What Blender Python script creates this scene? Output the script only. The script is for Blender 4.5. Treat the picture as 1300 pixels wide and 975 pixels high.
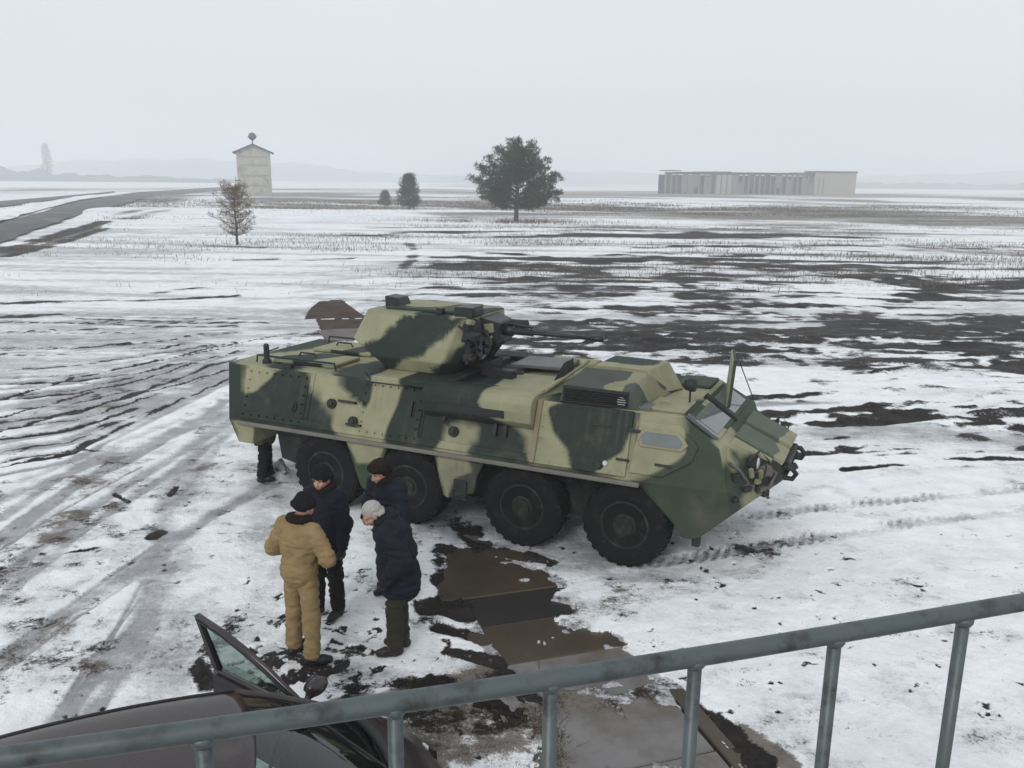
import bpy, bmesh, math, random
import numpy as np
from mathutils import Vector, Matrix, Euler

for _o in list(bpy.data.objects):
    bpy.data.objects.remove(_o, do_unlink=True)
SC = bpy.context.scene
COL = SC.collection
random.seed(7)
RNG = np.random.default_rng(11)

# ------------------------------------------------------------------ camera
CAM_H = 4.85
cam_data = bpy.data.cameras.new("camera")
cam_data.sensor_fit = 'HORIZONTAL'
cam_data.sensor_width = 36.0
cam_data.lens = 30.185
cam_data.clip_start = 0.05
cam_data.clip_end = 8000.0
cam = bpy.data.objects.new("camera", cam_data)
cam.matrix_world = (Matrix.Translation((0, 0, CAM_H)) @ Matrix.Rotation(math.radians(90 - 13.29), 4, 'X')
                    @ Matrix.Rotation(math.radians(0.6), 4, 'Z'))
COL.objects.link(cam)
SC.camera = cam

# ------------------------------------------------------------------ world, sun, exposure
SUN_EL, SUN_AZ = math.radians(32), math.radians(200)      # azimuth from +Y, clockwise
world = bpy.data.worlds.new("World")
SC.world = world
world.use_nodes = True
wn, wl = world.node_tree.nodes, world.node_tree.links
wn.clear()
w_out = wn.new('ShaderNodeOutputWorld')
w_bg = wn.new('ShaderNodeBackground')
w_bg.inputs['Strength'].default_value = 0.10
w_sky = wn.new('ShaderNodeTexSky')
w_sky.sky_type = 'NISHITA'
w_sky.sun_disc = False
w_sky.sun_elevation = SUN_EL
w_sky.sun_rotation = SUN_AZ
w_sky.dust_density = 3.0
w_hs = wn.new('ShaderNodeHueSaturation')
w_hs.inputs['Saturation'].default_value = 0.35
w_hs.inputs['Value'].default_value = 1.0
w_mix = wn.new('ShaderNodeMix')                             # the cloud deck: an even pale grey over the whole sky
w_mix.data_type = 'RGBA'
w_mix.inputs['Factor'].default_value = 0.88
w_geo = wn.new('ShaderNodeTexCoord')
w_nz = wn.new('ShaderNodeTexNoise')
w_nz.inputs['Scale'].default_value = 1.6
w_nz.inputs['Detail'].default_value = 4.0
w_map = wn.new('ShaderNodeMapping')
w_map.inputs['Scale'].default_value = (1, 1, 3.5)
w_ramp = wn.new('ShaderNodeMix')
w_ramp.data_type = 'RGBA'
w_ramp.inputs['A'].default_value = (7.6, 8.2, 8.7, 1)
w_ramp.inputs['B'].default_value = (8.8, 9.05, 9.25, 1)
wl.new(w_geo.outputs['Generated'], w_map.inputs['Vector'])
wl.new(w_map.outputs['Vector'], w_nz.inputs['Vector'])
wl.new(w_nz.outputs['Fac'], w_ramp.inputs['Factor'])
wl.new(w_sky.outputs['Color'], w_hs.inputs['Color'])
wl.new(w_hs.outputs['Color'], w_mix.inputs['A'])
wl.new(w_ramp.outputs['Result'], w_mix.inputs['B'])
wl.new(w_mix.outputs['Result'], w_bg.inputs['Color'])
wl.new(w_bg.outputs['Background'], w_out.inputs['Surface'])

sun_data = bpy.data.lights.new("sun", 'SUN')
sun_data.energy = 1.3
sun_data.angle = math.radians(16)
sun_data.color = (1.0, 0.97, 0.93)
sun = bpy.data.objects.new("sun", sun_data)
_sd = Vector((math.sin(SUN_AZ) * math.cos(SUN_EL), math.cos(SUN_AZ) * math.cos(SUN_EL), math.sin(SUN_EL)))
sun.rotation_euler = _sd.to_track_quat('Z', 'Y').to_euler()
COL.objects.link(sun)

SC.view_settings.view_transform = 'Standard'
SC.view_settings.look = 'None'
SC.view_settings.exposure = 0.0
SC.view_settings.gamma = 1.0
SC.view_settings.use_curve_mapping = False
SC.render.engine = 'CYCLES'
SC.cycles.max_bounces = 8
SC.cycles.diffuse_bounces = 3
SC.cycles.glossy_bounces = 3
SC.cycles.transmission_bounces = 6
SC.cycles.transparent_max_bounces = 12
SC.cycles.volume_bounces = 2
SC.cycles.use_denoising = True


# ------------------------------------------------------------------ helpers
def tag(o, label=None, cat=None, group=None, kind=None):
    if label: o['label'] = label
    if cat: o['category'] = cat
    if group: o['group'] = group
    if kind: o['kind'] = kind
    return o


def empty(name, loc=(0, 0, 0), rz=0.0, label=None, cat=None, group=None):
    o = bpy.data.objects.new(name, None)
    o.empty_display_size = 0.2
    o.location = loc
    o.rotation_euler = (0, 0, rz)
    COL.objects.link(o)
    return tag(o, label, cat, group)


def mesh_obj(name, verts, faces, mat, parent=None, smooth=False):
    me = bpy.data.meshes.new(name)
    me.from_pydata([tuple(v) for v in verts], [], [tuple(f) for f in faces])
    me.update()
    if smooth:
        me.polygons.foreach_set('use_smooth', [True] * len(me.polygons))
    if mat: me.materials.append(mat)
    o = bpy.data.objects.new(name, me)
    COL.objects.link(o)
    if parent: o.parent = parent
    return o


def np_mesh(name, V, Fq, mat, parent=None, smooth=True, col=None, colname='tint'):
    """V (n,3), Fq (m,3|4) numpy arrays"""
    me = bpy.data.meshes.new(name)
    n, m, k = len(V), len(Fq), Fq.shape[1]
    me.vertices.add(n)
    me.vertices.foreach_set('co', np.ascontiguousarray(V, np.float32).ravel())
    me.loops.add(m * k)
    me.loops.foreach_set('vertex_index', np.ascontiguousarray(Fq, np.int32).ravel())
    me.polygons.add(m)
    me.polygons.foreach_set('loop_start', np.arange(0, m * k, k, dtype=np.int32))
    me.polygons.foreach_set('use_smooth', np.full(m, bool(smooth)))
    me.update(calc_edges=True)
    me.validate()
    if col is not None:
        a = me.attributes.new(colname, 'FLOAT_COLOR', 'POINT')
        a.data.foreach_set('color', np.ascontiguousarray(col, np.float32).ravel())
    if mat: me.materials.append(mat)
    o = bpy.data.objects.new(name, me)
    COL.objects.link(o)
    if parent: o.parent = parent
    return o


def _hash2(ix, iy, seed):
    h = (ix.astype(np.int64) * 374761393 + iy.astype(np.int64) * 668265263 + seed * 974711) & 0x7fffffff
    h = ((h ^ (h >> 13)) * 1274126177) & 0x7fffffff
    h = h ^ (h >> 16)
    return (h & 0xffff) / 32767.5 - 1.0


def vnoise(x, y, seed=0):
    x0, y0 = np.floor(x), np.floor(y)
    fx, fy = x - x0, y - y0
    fx, fy = fx * fx * (3 - 2 * fx), fy * fy * (3 - 2 * fy)
    x0, y0 = x0.astype(np.int64), y0.astype(np.int64)
    a, b = _hash2(x0, y0, seed), _hash2(x0 + 1, y0, seed)
    c, d = _hash2(x0, y0 + 1, seed), _hash2(x0 + 1, y0 + 1, seed)
    return (a * (1 - fx) + b * fx) * (1 - fy) + (c * (1 - fx) + d * fx) * fy


def fbm(x, y, base, octs, seed=0, cell=None, gain=0.55):
    s, amp, wl_, tot = 0.0, 1.0, base, 0.0
    for i in range(octs):
        k = amp
        if cell is not None:
            k = amp * np.clip(wl_ / (2.0 * cell) - 0.4, 0, 1)
        a = 0.7 * i
        xr, yr = x * math.cos(a) - y * math.sin(a), x * math.sin(a) + y * math.cos(a)
        s = s + k * vnoise(xr / wl_ + 17.3 * i, yr / wl_ - 9.1 * i, seed + i)
        tot += amp
        amp *= gain
        wl_ *= 0.5
    return s / tot * 1.9


def vnoise3(P, scale, seed=0):
    x, y, z = P[:, 0] / scale, P[:, 1] / scale, P[:, 2] / scale
    z0 = np.floor(z); fz = z - z0; fz = fz * fz * (3 - 2 * fz)
    sh = z0 * 57.0
    return vnoise(x + sh * 3.17, y + sh * 1.31, seed) * (1 - fz) + vnoise(x + (sh + 57) * 3.17, y + (sh + 57) * 1.31, seed) * fz


def sstep(a, b, x):
    t = np.clip((x - a) / (b - a), 0, 1)
    return t * t * (3 - 2 * t)


def pl_dist(X, Y, pts):
    d = np.full(X.shape, 1e9)
    for (ax, ay), (bx, by) in zip(pts[:-1], pts[1:]):
        dx, dy = bx - ax, by - ay
        t = np.clip(((X - ax) * dx + (Y - ay) * dy) / (dx * dx + dy * dy + 1e-12), 0, 1)
        d = np.minimum(d, np.hypot(X - ax - t * dx, Y - ay - t * dy))
    return d


def in_poly(X, Y, poly):
    c = np.zeros(X.shape, bool)
    n = len(poly)
    for i in range(n):
        x1, y1 = poly[i]; x2, y2 = poly[(i + 1) % n]
        if y1 == y2: continue
        m = ((y1 > Y) != (y2 > Y)) & (X < (x2 - x1) * (Y - y1) / (y2 - y1) + x1)
        c ^= m
    return c


class MB:
    """collects shapes; build() links them as ONE mesh object"""

    def __init__(self):
        self.v, self.f = [], []

    def add(self, vs, fs):
        n = len(self.v)
        self.v += [tuple(v) for v in vs]
        self.f += [tuple(i + n for i in f) for f in fs]
        return self

    def hexa(self, p):        # 8 points: bottom loop 4, top loop 4
        return self.add(p, [(0, 3, 2, 1), (4, 5, 6, 7), (0, 1, 5, 4), (1, 2, 6, 5), (2, 3, 7, 6), (3, 0, 4, 7)])

    def box(self, c, s, rz=0.0, ry=0.0, rx=0.0):
        R = Euler((rx, ry, rz)).to_matrix()
        hx, hy, hz = s[0] / 2, s[1] / 2, s[2] / 2
        P = [(-hx, -hy, -hz), (hx, -hy, -hz), (hx, hy, -hz), (-hx, hy, -hz), (-hx, -hy, hz), (hx, -hy, hz), (hx, hy, hz), (-hx, hy, hz)]
        return self.hexa([Vector(c) + R @ Vector(q) for q in P])

    def prism(self, poly, axis, a, b):
        """poly of 2-D points in the plane across axis, from a to b along it"""
        def p3(u, v, w):
            return {'x': (w, u, v), 'y': (u, w, v), 'z': (u, v, w)}[axis]
        n = len(poly)
        vs = [p3(u, v, a) for u, v in poly] + [p3(u, v, b) for u, v in poly]
        fs = [tuple(range(n))[::-1], tuple(range(n, 2 * n))] + [(i, (i + 1) % n, n + (i + 1) % n, n + i) for i in range(n)]
        return self.add(vs, fs)

    def tube(self, pts, r, n=8, r2=None, cap=True):
        pts = [Vector(p) for p in pts]
        k = len(pts)
        rs = r if isinstance(r, (list, tuple)) else [r + ((r2 if r2 is not None else r) - r) * i / max(1, k - 1) for i in range(k)]
        up = None
        vs, fs = [], []
        for i, p in enumerate(pts):
            d = (pts[min(i + 1, k - 1)] - pts[max(i - 1, 0)]).normalized()
            if up is None:
                up = Vector((0, 0, 1)) if abs(d.z) < 0.9 else Vector((1, 0, 0))
            a = d.cross(up).normalized(); b = a.cross(d).normalized(); up = b
            for j in range(n):
                t = 2 * math.pi * j / n
                vs.append(p + (a * math.cos(t) + b * math.sin(t)) * rs[i])
        for i in range(k - 1):
            for j in range(n):
                fs.append((i * n + j, i * n + (j + 1) % n, (i + 1) * n + (j + 1) % n, (i + 1) * n + j))
        if cap:
            fs.append(tuple(range(n))[::-1]); fs.append(tuple((k - 1) * n + j for j in range(n)))
        return self.add(vs, fs)

    def lathe(self, prof, c, axis='z', n=24):
        """prof: (radius, height) pairs, closed at both ends"""
        vs, fs = [], []
        c = Vector(c)
        for r, h in prof:
            for j in range(n):
                t = 2 * math.pi * j / n
                u, v = r * math.cos(t), r * math.sin(t)
                q = {'z': (u, v, h), 'y': (u, h, v), 'x': (h, u, v)}[axis]
                vs.append(c + Vector(q))
        k = len(prof)
        for i in range(k - 1):
            for j in range(n):
                fs.append((i * n + j, i * n + (j + 1) % n, (i + 1) * n + (j + 1) % n, (i + 1) * n + j))
        fs.append(tuple(range(n))); fs.append(tuple((k - 1) * n + j for j in range(n)))
        return self.add(vs, fs)

    def build(self, name, mat, parent=None, bevel=0.0, smooth=False, paint=None, cell=0.030):
        bm = bmesh.new()
        vs = [bm.verts.new(v) for v in self.v]
        for f in self.f:
            try: bm.faces.new([vs[i] for i in f])
            except ValueError: pass
        bmesh.ops.remove_doubles(bm, verts=bm.verts[:], dist=1e-5)
        bmesh.ops.recalc_face_normals(bm, faces=bm.faces[:])
        if bevel:
            es = [e for e in bm.edges if len(e.link_faces) == 2 and e.calc_face_angle(0) > 0.35]
            bmesh.ops.bevel(bm, geom=es, offset=bevel, segments=1, affect='EDGES', clamp_overlap=True)
        if paint is not None:
            bmesh.ops.triangulate(bm, faces=bm.faces[:])
            for _ in range(11):
                es = [e for e in bm.edges if e.calc_length() > cell]
                if not es: break
                mx = max(e.calc_length() for e in es)
                es = [e for e in es if e.calc_length() > max(cell, mx * 0.55)]
                bmesh.ops.subdivide_edges(bm, edges=es, cuts=1)
                bmesh.ops.triangulate(bm, faces=[f for f in bm.faces if len(f.verts) > 3])
        me = bpy.data.meshes.new(name)
        bm.normal_update()
        if paint is not None:
            P = np.array([v.co[:] for v in bm.verts]); N = np.array([v.normal[:] for v in bm.verts])
        bm.to_mesh(me)
        bm.free()
        if paint is not None:
            C = paint(P, N)
            a = me.attributes.new('paint', 'FLOAT_COLOR', 'POINT')
            a.data.foreach_set('color', np.c_[C, np.ones(len(C))].astype(np.float32).ravel())
        if smooth:
            me.polygons.foreach_set('use_smooth', [True] * len(me.polygons))
        if mat: me.materials.append(mat)
        o = bpy.data.objects.new(name, me)
        COL.objects.link(o)
        if parent: o.parent = parent
        return o


def copy_tree(o, parent=None):
    c = o.copy()
    COL.objects.link(c)
    if parent: c.parent = parent
    for ch in [x for x in bpy.data.objects if x.parent == o]:
        copy_tree(ch, c)
    return c


def smooth_by_angle(o, deg=40):
    me = o.data
    me.polygons.foreach_set('use_smooth', [True] * len(me.polygons))
    bm = bmesh.new(); bm.from_mesh(me)
    for e in bm.edges:
        if len(e.link_faces) == 2 and e.calc_face_angle(0) > math.radians(deg): e.smooth = False
    bm.to_mesh(me); bm.free()
    return o


# ------------------------------------------------------------------ materials
def M(name, col, rough=0.7, var=0.15, scale=6.0, bump=0.0, metal=0.0, dirt=None, dirt_amt=0.0, dirt_scale=3.0, spec=0.4, bscale=None):
    """Principled with noise-varied base colour, optional dirt patches and fine bump"""
    m = bpy.data.materials.new(name); m.use_nodes = True
    nt = m.node_tree; n, l = nt.nodes, nt.links
    b = n['Principled BSDF']
    b.inputs['Roughness'].default_value = rough
    b.inputs['Metallic'].default_value = metal
    b.inputs['Specular IOR Level'].default_value = spec
    tc = n.new('ShaderNodeTexCoord')
    nz = n.new('ShaderNodeTexNoise'); nz.inputs['Scale'].default_value = scale; nz.inputs['Detail'].default_value = 5
    l.new(tc.outputs['Object'], nz.inputs['Vector'])
    mx = n.new('ShaderNodeMix'); mx.data_type = 'RGBA'
    mx.inputs['A'].default_value = (*[max(0, c * (1 - var)) for c in col], 1)
    mx.inputs['B'].default_value = (*[min(1, c * (1 + var)) for c in col], 1)
    l.new(nz.outputs['Fac'], mx.inputs['Factor'])
    out = mx.outputs['Result']
    if dirt is not None:
        dz = n.new('ShaderNodeTexNoise'); dz.inputs['Scale'].default_value = dirt_scale; dz.inputs['Detail'].default_value = 7
        dz.inputs['Roughness'].default_value = 0.65
        l.new(tc.outputs['Object'], dz.inputs['Vector'])
        mr = n.new('ShaderNodeMapRange'); mr.inputs['From Min'].default_value = 0.62 - dirt_amt * 0.3; mr.inputs['From Max'].default_value = 0.80 - dirt_amt * 0.3
        l.new(dz.outputs['Fac'], mr.inputs['Value'])
        md = n.new('ShaderNodeMix'); md.data_type = 'RGBA'
        md.inputs['B'].default_value = (*dirt, 1)
        l.new(mr.outputs['Result'], md.inputs['Factor'])
        l.new(out, md.inputs['A'])
        out = md.outputs['Result']
    l.new(out, b.inputs['Base Color'])
    if bump:
        bz = n.new('ShaderNodeTexNoise'); bz.inputs['Scale'].default_value = bscale or scale * 8; bz.inputs['Detail'].default_value = 6
        l.new(tc.outputs['Object'], bz.inputs['Vector'])
        bp = n.new('ShaderNodeBump'); bp.inputs['Strength'].default_value = 0.6; bp.inputs['Distance'].default_value = bump
        l.new(bz.outputs['Fac'], bp.inputs['Height'])
        l.new(bp.outputs['Normal'], b.inputs['Normal'])
    return m


def attr_mat(name, attr, rough=0.65, var=0.25, scale=5.0, bump=0.0, bscale=60.0, dirt=None, dirt_lo=0.55, dirt_hi=0.8, dirt_scale=4.0, spec=0.35):
    """base colour from a point attribute (paint, cloth dye), varied by noise, with dust"""
    m = bpy.data.materials.new(name); m.use_nodes = True
    nt = m.node_tree; n, l = nt.nodes, nt.links
    b = n['Principled BSDF']; b.inputs['Roughness'].default_value = rough; b.inputs['Specular IOR Level'].default_value = spec
    at = n.new('ShaderNodeAttribute'); at.attribute_name = attr
    tc = n.new('ShaderNodeTexCoord')
    nz = n.new('ShaderNodeTexNoise'); nz.inputs['Scale'].default_value = scale; nz.inputs['Detail'].default_value = 6; nz.inputs['Roughness'].default_value = 0.6
    l.new(tc.outputs['Object'], nz.inputs['Vector'])
    mr = n.new('ShaderNodeMapRange'); mr.inputs['To Min'].default_value = 1 - var; mr.inputs['To Max'].default_value = 1 + var
    mr.inputs['From Min'].default_value = 0.25; mr.inputs['From Max'].default_value = 0.75
    l.new(nz.outputs['Fac'], mr.inputs['Value'])
    vm = n.new('ShaderNodeVectorMath'); vm.operation = 'SCALE'
    l.new(at.outputs['Color'], vm.inputs[0]); l.new(mr.outputs['Result'], vm.inputs['Scale'])
    out = vm.outputs['Vector']
    if dirt is not None:
        dz = n.new('ShaderNodeTexNoise'); dz.inputs['Scale'].default_value = dirt_scale; dz.inputs['Detail'].default_value = 8; dz.inputs['Roughness'].default_value = 0.7
        l.new(tc.outputs['Object'], dz.inputs['Vector'])
        m2 = n.new('ShaderNodeMapRange'); m2.inputs['From Min'].default_value = dirt_lo; m2.inputs['From Max'].default_value = dirt_hi; m2.inputs['To Max'].default_value = 0.75
        l.new(dz.outputs['Fac'], m2.inputs['Value'])
        md = n.new('ShaderNodeMix'); md.data_type = 'RGBA'; md.inputs['B'].default_value = (*dirt, 1)
        l.new(m2.outputs['Result'], md.inputs['Factor']); l.new(out, md.inputs['A'])
        out = md.outputs['Result']
    l.new(out, b.inputs['Base Color'])
    if bump:
        bz = n.new('ShaderNodeTexNoise'); bz.inputs['Scale'].default_value = bscale; bz.inputs['Detail'].default_value = 4
        l.new(tc.outputs['Object'], bz.inputs['Vector'])
        bp = n.new('ShaderNodeBump'); bp.inputs['Strength'].default_value = 0.5; bp.inputs['Distance'].default_value = bump
        l.new(bz.outputs['Fac'], bp.inputs['Height']); l.new(bp.outputs['Normal'], b.inputs['Normal'])
    return m


def glass_mat(name, tint, base=0.06):
    m = bpy.data.materials.new(name); m.use_nodes = True
    n, l = m.node_tree.nodes, m.node_tree.links
    n.remove(n['Principled BSDF'])
    tr = n.new('ShaderNodeBsdfTransparent')
    nz = n.new('ShaderNodeTexNoise'); nz.inputs['Scale'].default_value = 9; nz.inputs['Detail'].default_value = 4
    tc = n.new('ShaderNodeTexCoord'); l.new(tc.outputs['Object'], nz.inputs['Vector'])
    mx = n.new('ShaderNodeMix'); mx.data_type = 'RGBA'
    mx.inputs['A'].default_value = (*[c * 0.85 for c in tint], 1); mx.inputs['B'].default_value = (*tint, 1)
    l.new(nz.outputs['Fac'], mx.inputs['Factor']); l.new(mx.outputs['Result'], tr.inputs['Color'])
    gl = n.new('ShaderNodeBsdfGlossy'); gl.inputs['Roughness'].default_value = 0.03
    fr = n.new('ShaderNodeFresnel'); fr.inputs['IOR'].default_value = 1.45
    ad = n.new('ShaderNodeMath'); ad.operation = 'ADD'; ad.inputs[1].default_value = base; ad.use_clamp = True
    l.new(fr.outputs['Fac'], ad.inputs[0])
    ms = n.new('ShaderNodeMixShader')
    l.new(ad.outputs['Value'], ms.inputs['Fac']); l.new(tr.outputs['BSDF'], ms.inputs[1]); l.new(gl.outputs['BSDF'], ms.inputs[2])
    l.new(ms.outputs['Shader'], n['Material Output'].inputs['Surface'])
    return m


# ------------------------------------------------------------------ haze: one closed box of even air
def make_haze():
    m = bpy.data.materials.new("haze_air"); m.use_nodes = True
    n, l = m.node_tree.nodes, m.node_tree.links
    n.remove(n['Principled BSDF'])
    pv = n.new('ShaderNodeVolumePrincipled')
    pv.inputs['Color'].default_value = (0.93, 0.96, 1.0, 1)
    pv.inputs['Density'].default_value = 0.0013
    pv.inputs['Anisotropy'].default_value = 0.0
    l.new(pv.outputs['Volume'], n['Material Output'].inputs['Volume'])
    b = MB(); b.box((0, 0, 24.0), (6800, 6800, 51.0))
    o = b.build("haze", m)
    tag(o, kind='stuff', label='pale winter haze over the whole field')


make_haze()

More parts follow.
